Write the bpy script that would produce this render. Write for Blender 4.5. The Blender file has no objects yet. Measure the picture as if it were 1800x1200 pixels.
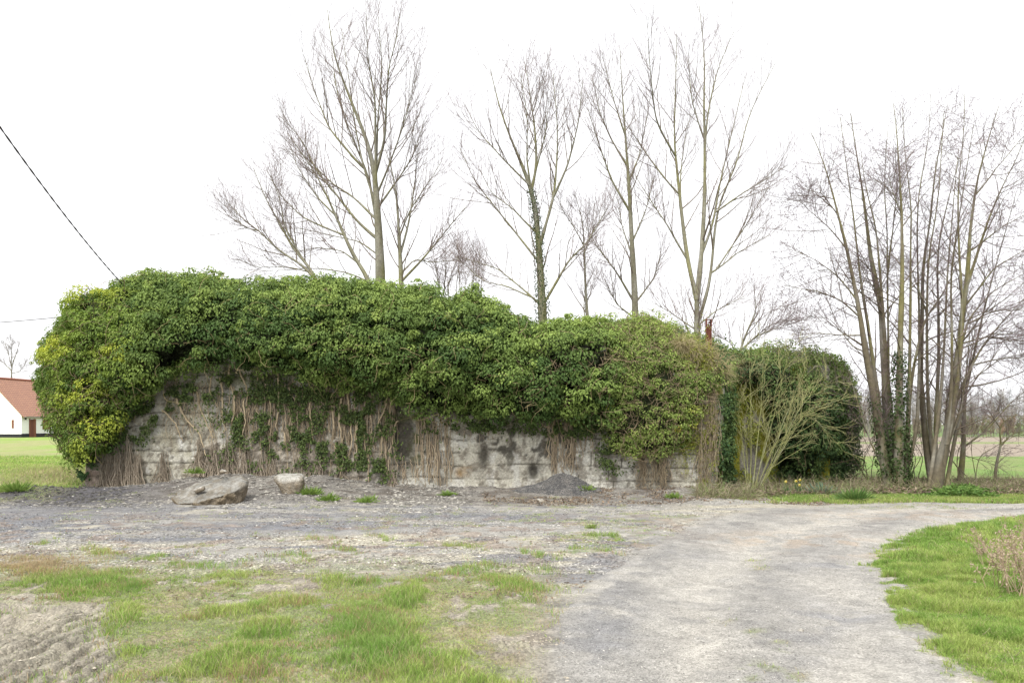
import bpy, bmesh, math
import numpy as np
from mathutils import Vector
C = bpy.context.scene.collection
R = np.random.default_rng(11)
# ------------------------------------------------------------------ camera, sky, sun, exposure
EYE, F, HZ = 1.6, 1400.0, 745.0
cam = bpy.data.cameras.new("camera"); cam_o = bpy.data.objects.new("camera", cam); C.objects.link(cam_o)
cam.sensor_width = 36; cam.lens = 28; cam.shift_y = (HZ-600)/1800.0
cam.clip_start = 0.1; cam.clip_end = 6000
cam_o.location = (0, 0, EYE); cam_o.rotation_euler = (math.radians(90), 0, 0)
sc = bpy.context.scene; sc.camera = cam_o
sc.view_settings.view_transform = 'Standard'; sc.view_settings.look = 'None'
sc.view_settings.exposure = 1.47; sc.view_settings.gamma = 1
SUN_EL, SUN_ROT = 58, 205
w = bpy.data.worlds.new("World"); sc.world = w; w.use_nodes = True
nt = w.node_tree; bg = nt.nodes['Background']
sky = nt.nodes.new('ShaderNodeTexSky'); sky.sky_type = 'NISHITA'; sky.sun_disc = False
sky.sun_elevation = math.radians(SUN_EL); sky.sun_rotation = math.radians(SUN_ROT)
sky.dust_density = 5; sky.air_density = 1.0; sky.ozone_density = 1
bw = nt.nodes.new('ShaderNodeRGBToBW'); nt.links.new(sky.outputs[0], bw.inputs[0])
cl = nt.nodes.new('ShaderNodeMixRGB'); cl.inputs[0].default_value = 0.62   # an even cloud layer between us and the clear sky
grey = nt.nodes.new('ShaderNodeMixRGB'); grey.inputs[0].default_value = 0.93
nt.links.new(sky.outputs[0], grey.inputs[1]); nt.links.new(bw.outputs[0], grey.inputs[2])
nt.links.new(grey.outputs[0], cl.inputs[1]); cl.inputs[2].default_value = (6.4, 6.4, 6.55, 1)
nt.links.new(cl.outputs[0], bg.inputs[0]); bg.inputs[1].default_value = 0.105
sl = bpy.data.lights.new("sun", 'SUN'); sl.energy = 1.5; sl.angle = math.radians(32); sl.color = (1, .965, .9)
so = bpy.data.objects.new("sun", sl); C.objects.link(so)
_a, _e = math.radians(SUN_ROT), math.radians(SUN_EL)
so.rotation_euler = Vector((math.sin(_a)*math.cos(_e), math.cos(_a)*math.cos(_e), math.sin(_e))).to_track_quat('Z', 'Y').to_euler()
so.location = (-5, -10, 30)

# ------------------------------------------------------------------ helpers
def P(px, py, Y):                       # a point of the place from where it is seen and how far away it stands
    return np.stack(np.broadcast_arrays((np.asarray(px, float)-900)/F*Y, np.asarray(Y, float), EYE+(HZ-np.asarray(py, float))/F*Y), -1)
def nrm(v): return v/np.maximum(np.linalg.norm(v, axis=-1, keepdims=True), 1e-9)
def _h(x, y, s):
    h = (x*374761393 + y*668265263 + s*1442695041) & 0xffffffff
    h = ((h ^ (h >> 13))*1274126177) & 0xffffffff
    return ((h ^ (h >> 16)) & 0xffffff)/float(0xffffff)
def vn(x, y, s=0):
    x = np.asarray(x, float); y = np.asarray(y, float)
    xi = np.floor(x).astype(np.int64); yi = np.floor(y).astype(np.int64)
    fx = x-xi; fy = y-yi; fx = fx*fx*(3-2*fx); fy = fy*fy*(3-2*fy)
    a = _h(xi, yi, s); b = _h(xi+1, yi, s); c = _h(xi, yi+1, s); d = _h(xi+1, yi+1, s)
    return (a*(1-fx)+b*fx)*(1-fy)+(c*(1-fx)+d*fx)*fy
def fbm(x, y, s=0, o=4):
    r = 0; a = .5; t = 0
    for k in range(o): r = r+a*vn(x*2**k+17*k, y*2**k+5*k, s+k); t += a; a *= .55
    return r/t
def ss(a, b, x): t = np.clip((x-a)/(b-a), 0, 1); return t*t*(3-2*t)
def mixc(c, col, m): return c*(1-m[..., None])+np.asarray(col)*m[..., None]
def pip(px, py, poly):
    r = np.zeros(np.shape(px), bool); n = len(poly)
    for i in range(n):
        x0, y0 = poly[i]; x1, y1 = poly[(i+1) % n]
        if y0 == y1: continue
        c = ((y0 > py) != (y1 > py)) & (px < (x1-x0)*(py-y0)/(y1-y0)+x0); r ^= c
    return r
def ell(px, py, cx, cy, rx, ry): return np.exp(-(((px-cx)/rx)**2+((py-cy)/ry)**2))

def mk(name, verts, faces, mat, parent=None, col=None, smooth=True, loc=None):
    verts = np.asarray(verts, np.float32).reshape(-1, 3)
    if loc is not None: verts = verts-np.asarray(loc, np.float32)
    faces = [np.asarray(f, np.int32) for f in faces if len(f)]
    me = bpy.data.meshes.new(name)
    me.vertices.add(len(verts)); me.vertices.foreach_set('co', verts.ravel())
    lp = np.concatenate([f.ravel() for f in faces])
    tot = np.concatenate([np.full(len(f), f.shape[1], np.int32) for f in faces])
    st = np.concatenate([[0], np.cumsum(tot)[:-1]]).astype(np.int32)
    me.loops.add(len(lp)); me.loops.foreach_set('vertex_index', lp)
    me.polygons.add(len(tot)); me.polygons.foreach_set('loop_start', st)
    me.polygons.foreach_set('use_smooth', np.full(len(tot), smooth))
    if col is not None:
        at = me.color_attributes.new('Col', 'FLOAT_COLOR', 'POINT')
        c4 = np.ones((len(verts), 4), np.float32); c4[:, :3] = np.asarray(col).reshape(-1, 3); at.data.foreach_set('color', c4.ravel())
    me.update(calc_edges=True); me.validate()
    me.materials.append(mat)
    o = bpy.data.objects.new(name, me); C.objects.link(o)
    if parent is not None: o.parent = parent
    if loc is not None and parent is None: o.location = loc
    return o
def tag(o, label=None, cat=None, group=None, kind=None):
    for k, v in (('label', label), ('category', cat), ('group', group), ('kind', kind)):
        if v: o[k] = v
    return o
def thing(name, label, cat, loc, group=None):
    o = bpy.data.objects.new(name, None); C.objects.link(o); o.location = tuple(float(v) for v in loc); o.empty_display_size = .2
    return tag(o, label, cat, group)
def grid_faces(nu, nv, wrap=False):
    i = np.arange(nu-1 if not wrap else nu)[:, None]; j = np.arange(nv-1)[None]
    a = i*nv+j; b = ((i+1) % nu)*nv+j
    return np.stack([a, b, b+1, a+1], -1).reshape(-1, 4)
def box_v(x0, x1, y0, y1, z0, z1):
    v = np.array([(x, y, z) for x in (x0, x1) for y in (y0, y1) for z in (z0, z1)], float)
    f = np.array([(0, 1, 3, 2), (4, 6, 7, 5), (0, 4, 5, 1), (2, 3, 7, 6), (0, 2, 6, 4), (1, 5, 7, 3)])
    return v, f
def boxes(name, bl, mat, parent=None, xf=None):
    V = []; Fc = []; n = 0
    for b in bl:
        v, f = box_v(*b); V.append(v); Fc.append(f+n); n += 8
    V = np.concatenate(V)
    if xf: V = xf(V)
    return mk(name, V, [np.concatenate(Fc)], mat, parent, smooth=False)

# ------------------------------------------------------------------ materials
def mat(name, col=(.5, .5, .5), rough=.9, attr=False, var=0, vscale=8, bump=0, bscale=30, trans=0, spec=.3, bdist=.02, metal=0, dots=None):
    m = bpy.data.materials.new(name); m.use_nodes = True; t = m.node_tree; N = t.nodes; L = t.links
    p = N['Principled BSDF']; p.inputs['Roughness'].default_value = rough; p.inputs['Metallic'].default_value = metal
    p.inputs['Specular IOR Level'].default_value = spec
    tc = N.new('ShaderNodeTexCoord')
    if attr: a = N.new('ShaderNodeVertexColor'); a.layer_name = 'Col'; src = a.outputs[0]
    else: a = N.new('ShaderNodeRGB'); a.outputs[0].default_value = (*col, 1); src = a.outputs[0]
    if var:
        nz = N.new('ShaderNodeTexNoise'); nz.inputs['Scale'].default_value = vscale; nz.inputs['Detail'].default_value = 6; nz.inputs['Roughness'].default_value = .7
        L.new(tc.outputs['Object'], nz.inputs['Vector'])
        mr = N.new('ShaderNodeMapRange'); mr.inputs[1].default_value = .3; mr.inputs[2].default_value = .7
        mr.inputs[3].default_value = 1-var; mr.inputs[4].default_value = 1+var; L.new(nz.outputs[0], mr.inputs[0])
        mx = N.new('ShaderNodeVectorMath'); mx.operation = 'SCALE'; L.new(src, mx.inputs[0]); L.new(mr.outputs[0], mx.inputs['Scale']); src = mx.outputs[0]
    if dots:                                              # individual pebbles: (scale, strength)
        vo = N.new('ShaderNodeTexVoronoi'); vo.inputs['Scale'].default_value = dots[0]; L.new(tc.outputs['Object'], vo.inputs['Vector'])
        sx = N.new('ShaderNodeSeparateColor'); L.new(vo.outputs['Color'], sx.inputs[0])
        mr2 = N.new('ShaderNodeMapRange'); mr2.inputs[3].default_value = 1-dots[1]; mr2.inputs[4].default_value = 1+dots[1]*.8; L.new(sx.outputs[0], mr2.inputs[0])
        m2 = N.new('ShaderNodeVectorMath'); m2.operation = 'SCALE'; L.new(src, m2.inputs[0]); L.new(mr2.outputs[0], m2.inputs['Scale']); src = m2.outputs[0]
    L.new(src, p.inputs['Base Color'])
    if bump:
        nb = N.new('ShaderNodeTexNoise'); nb.inputs['Scale'].default_value = bscale; nb.inputs['Detail'].default_value = 8; nb.inputs['Roughness'].default_value = .75
        L.new(tc.outputs['Object'], nb.inputs['Vector'])
        b = N.new('ShaderNodeBump'); b.inputs['Strength'].default_value = bump; b.inputs['Distance'].default_value = bdist
        L.new(nb.outputs[0], b.inputs['Height']); last = b.outputs[0]
        if dots:
            b2 = N.new('ShaderNodeBump'); b2.inputs['Strength'].default_value = .6; b2.inputs['Distance'].default_value = .012; b2.invert = True
            L.new(vo.outputs['Distance'], b2.inputs['Height']); L.new(last, b2.inputs['Normal']); last = b2.outputs[0]
        L.new(last, p.inputs['Normal'])
    if trans:
        tr = N.new('ShaderNodeBsdfTranslucent'); L.new(src, tr.inputs[0]); ms = N.new('ShaderNodeMixShader'); ms.inputs[0].default_value = trans
        L.new(p.outputs[0], ms.inputs[1]); L.new(tr.outputs[0], ms.inputs[2]); L.new(ms.outputs[0], N['Material Output'].inputs[0])
    return m
M_ground = mat('ground_mat', attr=True, var=.28, vscale=3.5, bump=.9, bscale=14, bdist=.03, dots=(55, .3))
M_road = mat('gravel_road_mat', attr=True, var=.16, vscale=2.2, bump=.7, bscale=22, bdist=.012, dots=(75, .3))
M_field = mat('field_mat', attr=True, var=.2, vscale=1.2, bump=.8, bscale=9, bdist=.08)
M_leaf = mat('ivy_leaf_mat', attr=True, rough=.6, trans=.3, spec=.22)
M_grass = mat('grass_mat', attr=True, rough=.6, trans=.38, spec=.25)
M_core = mat('dark_backing_mat', (.03, .04, .015), var=.5, vscale=14, bump=1, bscale=18, bdist=.1)  # near-black green, the shade deep in the ivy put into the colour
M_conc = mat('concrete_mat', attr=True, var=.34, vscale=16, bump=.9, bscale=38, bdist=.018, dots=(34, .18))
M_conc2 = mat('plain_concrete_mat', (.27, .26, .22), var=.3, vscale=4, bump=.8, bscale=25)
M_rock = mat('broken_concrete_mat', attr=True, var=.25, vscale=6, bump=.9, bscale=28, bdist=.02, dots=(45, .25))
M_stone = mat('stone_mat', attr=True, rough=.9, var=.2, vscale=60)
M_bark = mat('bark_mat', attr=True, rough=.95, var=.3, vscale=9, bump=.6, bscale=35, bdist=.01)
M_twig = mat('twig_mat', attr=True, rough=.9)
M_rust = mat('rust_mat', (.13, .045, .03), rough=.85, var=.4, vscale=18, bump=.4, bscale=60)
M_cable = mat('cable_mat', (.05, .045, .05), rough=.6, var=.2, vscale=20)

# ------------------------------------------------------------------ the lie of the land
WA = np.array([-10.93, 20.4]); WB = np.array([4.72, 18.17]); WL = np.linalg.norm(WB-WA); WD = (WB-WA)/WL; WN = np.array([WD[1], -WD[0]])  # wall line, normal to camera
def wall_sd(X, Y): return (X-WA[0])*WD[0]+(Y-WA[1])*WD[1], (X-WA[0])*WN[0]+(Y-WA[1])*WN[1]
def Yw(px): return WA[1]-(WA[1]-WB[1])*(np.asarray(px, float)-150)/1117.
def pxy(X, Y): Yc = np.maximum(Y, .5); return 900+F*X/Yc, HZ+F*EYE/Yc
def tyre(X, Y):
    px, py = pxy(X, Y)
    m = ss(240, 150, px+60*(fbm(X*1.5, Y*1.5, 3)-.5))*ss(1035, 1075, py)
    return m
def height(X, Y):
    X = np.asarray(X, float); Y = np.asarray(Y, float)
    near = ss(60, 25, Y)
    h = near*(.07*(fbm(X*.5, Y*.5, 1, 4)-.5)+.035*(fbm(X*3, Y*3, 2, 4)-.5))
    s, d = wall_sd(X, Y); px, py = pxy(X, Y)
    side = ss(.6, 4.2, s)*ss(9.2, 5., s)
    bank = side*(.32+.16*(fbm(X*1.6, Y*1.6, 9)-.5))*ss(5.2, .3, d+1.4*(fbm(X*.8, Y*.8, 7)-.5))
    bank += .12*side*ss(3.6, 1.2, d)*(fbm(X*2.6, Y*2.6, 6, 4)-.5)+.16*np.exp(-((s-.2)/1.5)**2-((d-2.2)/1.)**2)
    bank += .10*ss(2.2, .1, d)*ss(4, 7, s)*ss(16.5, 15, s)*fbm(X*2, Y*2, 8)*2*(d > -1)
    h += bank+.05*side*ss(5, .5, d)*(fbm(X*5, Y*5, 10)-.5)
    t = tyre(X, Y)
    n = fbm(X*4, Y*4, 12); n4 = fbm(X*11, Y*11, 13, 3); u1 = (X-.1*Y)/.17+n*.6+n4*.12; u2 = (.49*X+.87*Y)/.21+n*.7+n4*.15
    k = ss(-.15, .15, X+3.75+.25*(fbm(X*2, Y*2, 5)-.5))
    rid = (np.abs((u1 % 1)*2-1)*k+np.abs((u2 % 1)*2-1)*(1-k))
    h += t*(.058*ss(.15, .75, rid)*ss(.3, .5, fbm(X*3.5, Y*3.5, 14)+.06)-.05+.012*(n4-.5)+.02*ss(.55, .7, fbm(X*9, Y*9, 15, 3)))
    la_ = (px-np.interp(py, [885, 900, 950, 1020, 1200], [1800, 1480, 1330, 1215, 1215]))/np.interp(py, [885, 900, 950, 1020, 1200], [300, 260, 200, 200, 245])
    h -= .03*(np.exp(-((la_-.05)/.3)**2)+np.exp(-((la_-1.15)/.3)**2))*ss(22, 14, Y)
    # wheel ruts across the yard
    r = ell(px, py, 340, 940, 190, 9)+ell(px, py, 560, 925, 200, 7)
    h += r*.06*(fbm(X*6, Y*9, 21)-.5)
    fg = ss(990, 1040, py)*ss(1000, 900, px)*(1-.85*t)
    h += fg*.03*np.maximum(fbm(X*13, Y*13, 37, 2)-.5, 0)*4*ss(.5, .62, fbm(X*2.3, Y*2.3, 39))
    h += fg*(.05*(fbm(X*2.2, Y*2.2, 31, 4)-.5)+.05*(np.abs(fbm(X*6, Y*6, 33, 4)-.5)*2)**.7*ss(.4, .6, fbm(X*1.5, Y*1.5, 35)))
    h += .25*ss(35, 120, Y)*ss(-10, -40, X)*0
    return h
ROAD = [(900, 4000), (958, 1300), (970, 1200), (985, 1130), (1000, 1070), (1040, 1020), (1120, 975), (1200, 930), (1260, 905), (1350, 893), (1500, 887), (1800, 881), (2600, 870), (2600, 912), (1950, 897), (1800, 906), (1650, 925), (1560, 952), (1528, 985), (1568, 1012), (1580, 1060), (1602, 1110), (1672, 1155), (1725, 1200), (1850, 1300), (2300, 4000)]
def warp(X, Y, px, py, a=1.):
    k = a*40/np.maximum(Y, 3)*5
    return px+k*1.5*(fbm(X*1.8, Y*1.8, 41, 4)-.5), py+k*.5*(fbm(X*1.8, Y*1.8, 51, 4)-.5)
VERGE = [(1528, 985), (1560, 952), (1650, 925), (1800, 906), (1950, 897), (3200, 890), (6000, 4000), (2300, 4000), (1850, 1300), (1725, 1200), (1672, 1155), (1602, 1110), (1580, 1060), (1568, 1012)]
def is_road(X, Y):
    px, py = pxy(X, Y); a, b = warp(X, Y, px, py, .3); return pip(a, b, ROAD)
def road_soft(X, Y):
    px, py = pxy(X, Y); k = 1400/np.maximum(Y, 3)*.001; r = 0
    jx = 260*(fbm(X*5, Y*5, 43, 4)-.5); jy = 90*(fbm(X*5, Y*5, 44, 4)-.5)
    for dx, dy in ((-150, 0), (150, 0), (0, -60), (0, 60), (-60, 25), (60, -25), (0, 0)):
        a, b = warp(X, Y, px+(dx+jx)*k, py+(dy+jy)*k, .3); r = r+pip(a, b, ROAD)/7.
    return r
def verge_soft(X, Y):
    px, py = pxy(X, Y); k = 1400/np.maximum(Y, 3)*.001; r = 0
    jx = 620*(fbm(X*7, Y*7, 45, 4)-.5); jy = 190*(fbm(X*7, Y*7, 46, 4)-.5)
    for dx, dy in ((-230, 0), (110, 0), (0, -60), (0, 60), (0, 0)):
        a, b = warp(X, Y, px+(dx+jx)*k, py+(dy+jy)*k, .3); r = r+pip(a, b, VERGE)/5.
    return r
def mead(X, Y):
    px, py = pxy(X, Y); s, d = wall_sd(X, Y); n = fbm(X*3.5, Y*3.5, 48)-.5
    return np.where(s > .1, (d < 0)*1., ss(9, -9, py-(889-.27*px)+26*n)*ss(160, 125, px+30*n))
def grass_density(X, Y):
    px, py = pxy(X, Y); a, b = warp(X, Y, px, py)
    n1 = fbm(X*1.9, Y*1.9, 61, 4); n2 = fbm(X*6, Y*6, 71, 4)
    left = np.interp(py, [960, 1000, 1060, 1200], [850, 960, 980, 930])
    fg = ss(965, 1045, b)*ss(left+30, left-90, a)*(1-.9*ss(.2, .8, tyre(X, Y)))
    patch = ss(.375, .51, .55*n1+.45*n2+.10*ss(1000, 1190, py)+.13*ell(px, py, 640, 1120, 130, 80)+.09*ell(px, py, 350, 1110, 220, 100)+.12*ell(px, py, 250, 1020, 60, 20)
               +.1*ell(px, py, 90, 1020, 150, 25)+.1*ell(px, py, 830, 1010, 120, 14)-.09*ell(px, py, 900, 1130, 120, 80)-.1*ell(px, py, 470, 1040, 90, 10)-.1*ell(px, py, 560, 1090, 40, 18)-.08*ell(px, py, 170, 1180, 70, 30))
    g = fg*patch
    g = np.maximum(g, .35*ss(985, 1010, b)*ss(left+60, left-60, a)*ss(.46, .6, n2)*(1-tyre(X, Y)))
    thin = ss(.60, .70, .5*n2+.5*n1+.10*ell(px, py, 1040, 905, 160, 16)+.12*ell(px, py, 1080, 935, 130, 22)+.1*ell(px, py, 230, 975, 260, 14)+.1*ell(px, py, 720, 915, 120, 10)+.06*ell(px, py, 900, 980, 200, 20))
    g = np.maximum(g, .55*thin*(py > 875)*(py < 1060)*(px < 1240))
    v = verge_soft(X, Y); g = np.maximum(g, v*(.7+.3*ss(.3, .6, n1))*ss(.1, .5, v*.7+n2*.5))
    st = ss(864, 869, b)*ss(887, 882, b+ (px-1400)*0.004)*ss(1290, 1400, a)*ss(.35, .5, n1+.25*ss(1450, 1600, px)); g = np.maximum(g, st*.9)
    road = is_road(X, Y)
    tuft = ss(.45, .62, n2)*np.clip(ell(px, py, 1325, 980, 16, 7)+ell(px, py, 1330, 995, 20, 4)+ell(px, py, 1277, 1084, 16, 7)+ell(px, py, 1325, 1110, 20, 8)+ell(px, py, 1370, 1126, 14, 5)+ell(px, py, 1376, 1148, 18, 7)
            +ell(px, py, 1340, 1172, 45, 10)+ell(px, py, 1400, 1190, 30, 10)+ell(px, py, 1330, 1192, 30, 8)+ell(px, py, 1620, 890, 120, 3), 0, 1)
    g = np.where(road & (v < .05), tuft*.7, g)
    s, d = wall_sd(X, Y)
    md = mead(X, Y)
    g = np.maximum(g, md)
    g = np.maximum(g, .7*ss(150, 60, px+80*(n2-.5))*ss(.42, .56, n1)*ss(897, 870, b))
    return np.where((d < 0) & (s > 0) & (s < WL), 0, g)
def ground_colour(X, Y):
    px, py = pxy(X, Y)
    n1 = fbm(X*.9, Y*.9, 101); n2 = fbm(X*3.5, Y*3.5, 111); n3 = fbm(X*12, Y*12, 121, 3)
    # streaks along the driving direction of the yard
    st = fbm(X*.45+.2*Y, Y*2.6, 131)
    c = np.empty(X.shape+(3,)); c[:] = (.285, .274, .25)
    c = mixc(c, (.355, .33, .265), ss(.44, .60, st*.6+n1*.4+.07*ell(px, py, 250, 945, 260, 22)+.05*ell(px, py, 700, 950, 400, 16))*.95)
    c = mixc(c, (.15, .152, .165), ss(.47, .58, st*.65+n2*.35-.02+.05*ss(960, 900, py))*.8*ss(1290, 1130, px+60*n2))
    c = mixc(c, (.155, .158, .17), np.clip(ell(px, py, 40, 925, 160, 28)*1.2*ss(.3, .55, n2)+ell(px, py, 500, 925, 230, 10)+ell(px, py, 330, 945, 130, 7)+.8*ell(px, py, 780, 905, 260, 9), 0, .85)*ss(.3, .5, n3+.1))
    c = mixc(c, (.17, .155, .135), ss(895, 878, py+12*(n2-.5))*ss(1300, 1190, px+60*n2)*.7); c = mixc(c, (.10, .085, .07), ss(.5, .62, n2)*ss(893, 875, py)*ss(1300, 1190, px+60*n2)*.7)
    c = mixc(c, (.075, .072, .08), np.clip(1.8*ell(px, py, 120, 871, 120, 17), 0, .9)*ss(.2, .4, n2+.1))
    c = mixc(c, (.285, .255, .20), ss(975, 1035, py)*ss(1010, 930, px)*.8)
    c = mixc(c, (.17, .145, .115), ss(.52, .66, n2*.6+n1*.4)*ss(960, 1010, py)*ss(1020, 950, px)*.65)
    c = mixc(c, (.25, .19, .14), ss(.55, .68, n2)*.5*ss(1010, 960, py)*ss(890, 920, py))
    rd = road_soft(X, Y)
    # road: worn pale wheel tracks, darker stony shoulders, reddish debris
    cr = np.empty(X.shape+(3,)); cr[:] = (.262, .253, .234)
    cr = mixc(cr, (.325, .312, .283), ss(.40, .60, fbm(X*1.1+Y*.3, Y*.45, 141)*.7+n2*.3)*.9); cr = mixc(cr, (.195, .19, .18), ss(.5, .64, fbm(X*1.6+Y*.2, Y*.7, 143)*.6+n2*.4)*.55)
    lane = (px-np.interp(py, [885, 900, 950, 1020, 1200], [1800, 1480, 1330, 1215, 1215]))/np.interp(py, [885, 900, 950, 1020, 1200], [300, 260, 200, 200, 245])
    cr = mixc(cr, (.37, .352, .315), np.clip(ell(lane, 0, 0.05, 0, .28, 1)+ell(lane, 0, 1.15, 0, .3, 1)*.8, 0, 1)*.8*ss(.3, .55, n2+.05))
    cr = mixc(cr, (.17, .167, .163), np.clip(ell(lane, 0, .58, 0, .2, 1)+ell(lane, 0, -.62, 0, .2, 1), 0, 1)*ss(.42, .6, fbm(X*2.5, Y*1.2, 147)*.5+n2*.5)*.6)
    dk = ell(px, py, 1470, 990, 70, 14)+ell(px, py, 1430, 1100, 50, 60)*.8+ell(px, py, 1500, 1080, 60, 16)+.9*ell(px, py, 1060, 1120, 60, 90)+.5*ell(px, py, 1230, 975, 60, 20)
    cr = mixc(cr, (.20, .20, .205), np.clip(dk, 0, 1)*ss(.35, .6, n2)*.75)
    cr = mixc(cr, (.33, .26, .19), np.clip(ell(px, py, 1360, 945, 130, 14)+ell(px, py, 1600, 905, 180, 10)+ell(px, py, 1500, 960, 90, 14), 0, 1)*ss(.42, .6, n2)*.5)
    c = mixc(c, cr, rd)
    c = c*.92*(.78+.44*n3[..., None])
    g = grass_density(X, Y)
    gc = mixc(np.broadcast_to(np.array((.13, .16, .05)), c.shape), (.22, .20, .10), ss(.4, .6, n2))
    c = mixc(c, gc, g*.7)
    # beyond the yard: litter and humus under the trees, then fields
    s, d = wall_sd(X, Y)
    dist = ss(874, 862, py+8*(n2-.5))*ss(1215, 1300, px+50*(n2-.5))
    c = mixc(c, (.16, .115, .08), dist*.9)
    fld = ss(848, 842, py+3*(n1-.5))*(px > 1450)
    fc = mixc(np.broadcast_to(np.array((.135, .215, .05)), c.shape), (.17, .205, .07), ss(.4, .65, n1))
    fc = mixc(fc, (.245, .205, .16), ss(803, 800, py)); fc = mixc(fc, (.15, .2, .06), ell(px, py, 1700, 778, 4000, 1.6)*(py < 800))
    fc = mixc(fc, (.12, .17, .06), ss(769, 766, py))
    c = mixc(c, fc, fld*1.)
    mdw = mead(X, Y)*(px < 420); mc = mixc(np.broadcast_to(np.array((.19, .275, .055)), c.shape), (.24, .25, .10), ss(.42, .62, fbm(X*.35, Y*.12, 151)))
    mc = mixc(mc, (.29, .25, .16), ss(.5, .62, n1)*ell(px, py, 90, 835, 90, 16)); mc = mixc(mc, (.12, .19, .04), ell(px, py, 60, 805, 120, 6)*.6)
    return mixc(c, mc, mdw*1.)

cols = np.concatenate([np.linspace(-9000, -300, 60)[:-1], np.linspace(-300, 2100, 800), np.linspace(2100, 11000, 60)[1:]])
rows = np.concatenate([np.geomspace(2.0, 4.4, 24)[:-1], np.geomspace(4.4, 26, 620)[:-1], np.geomspace(26, 130, 150)[:-1], np.geomspace(130, 3500, 34)])
XX = (cols[:, None]-900)/F*rows[None]; YY = np.broadcast_to(rows[None], XX.shape).copy()
ZZ = height(XX, YY)
CC = ground_colour(XX, YY)
GF = grid_faces(len(cols), len(rows))
GV = np.stack([XX, YY, ZZ], -1).reshape(-1, 3); GC = CC.reshape(-1, 3)
fcx = GV[GF].mean(1)
fpx, fpy = pxy(fcx[:, 0], fcx[:, 1]); fs, fd = wall_sd(fcx[:, 0], fcx[:, 1])
road_f = is_road(fcx[:, 0], fcx[:, 1])
field_f = (fpy < 846) & (fpx > 1450) & ~road_f
plough_f = field_f & (fpy < 801); field_f &= ~plough_f
mead_f = (mead(fcx[:, 0], fcx[:, 1]) > .5) & (fpx < 420) & ~road_f
def sub(name, mask, m):
    f = GF[mask]; u, inv = np.unique(f, return_inverse=True)
    return tag(mk(name, GV[u], [inv.reshape(-1, 4)], m, col=GC[u]), kind='structure')
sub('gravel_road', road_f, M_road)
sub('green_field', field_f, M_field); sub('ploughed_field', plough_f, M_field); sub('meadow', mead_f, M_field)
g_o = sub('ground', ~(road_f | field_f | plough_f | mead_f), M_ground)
# the land behind the viewer, one big flat extension
v = np.array([(-25, 2.0, -.0), (25, 2.0, 0), (300, -200, 0), (-300, -200, 0)], float)
tag(mk('ground_behind', v, [np.array([[0, 3, 2, 1]])], M_ground, col=np.tile((.25, .25, .19), (4, 1))), kind='structure')

# ------------------------------------------------------------------ leaves, blades, stones (numpy batches)
def leaves_arr(pos, nor, dirv, L, W, col, fold=.18):
    dirv = nrm(dirv-nor*np.sum(dirv*nor, -1, keepdims=True)); side = np.cross(nor, dirv)
    a = pos; m = pos+dirv*(L*.42)[:, None]
    up = nor*(W*fold)[:, None]
    l = m+side*(W*.5)[:, None]+up; r = m-side*(W*.5)[:, None]+up; t = pos+dirv*L[:, None]-nor*(L*.12)[:, None]
    V = np.stack([a, r, t, l], 1).reshape(-1, 3); b = np.arange(len(pos))[:, None]*4
    Fc = np.concatenate([b+np.array([[0, 1, 2]]), b+np.array([[0, 2, 3]])])
    return V, Fc, np.repeat(col, 4, 0)
def merge(parts):
    V = []; Fs = []; Cc = []; n = 0
    for v, f, c in parts: V.append(v); Fs.append(f+n); Cc.append(c); n += len(v)
    return np.concatenate(V), np.concatenate(Fs), np.concatenate(Cc)
def scatter(G, n, weight=None):
    a = G[:-1, :-1]; b = G[1:, :-1]; c = G[1:, 1:]; d = G[:-1, 1:]
    cr = np.cross(c-a, d-b); ar = np.linalg.norm(cr, axis=-1)/2
    if weight is not None: ar = ar*weight
    p = ar.ravel()/ar.sum(); k = R.choice(len(p), n, p=p); i, j = np.unravel_index(k, ar.shape)
    u = R.random(n)[:, None]; v = R.random(n)[:, None]
    pos = (a[i, j]*(1-u)+b[i, j]*u)*(1-v)+(d[i, j]*(1-u)+c[i, j]*u)*v
    return pos, nrm(cr[i, j]), (i+u[:, 0])/(G.shape[0]-1), (j+v[:, 0])/(G.shape[1]-1)
def dome_leaves(cen, nor, rad, per, size, colf, flat=.75, droop=.6, dens=None):
    """leaf rosettes: every clump is a small dome of drooping leaves"""
    k = np.repeat(np.arange(len(cen)), per); n = len(k)
    ax = nrm(nor*.65+np.array([0, 0, .75]))[k]
    d = nrm(R.normal(size=(n, 3))); dd = np.sum(d*ax, -1, keepdims=True); d = np.where(dd < -.25, d-2*dd*ax, d)
    rr = rad[k]*(1.-.45*R.random(n)**1.6)
    pos = cen[k]+d*rr[:, None]*np.array([1, 1, flat])
    nn = nrm(d*.8+np.array([0, 0, .35])+R.normal(size=(n, 3))*.24)
    ld = d*np.array([1, 1, .3])+np.array([0, 0, -droop])+R.normal(size=(n, 3))*.35
    L = size*(.7+.6*R.random(n))
    return leaves_arr(pos, nn, ld, L, L*.58, colf(k, n))

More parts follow.
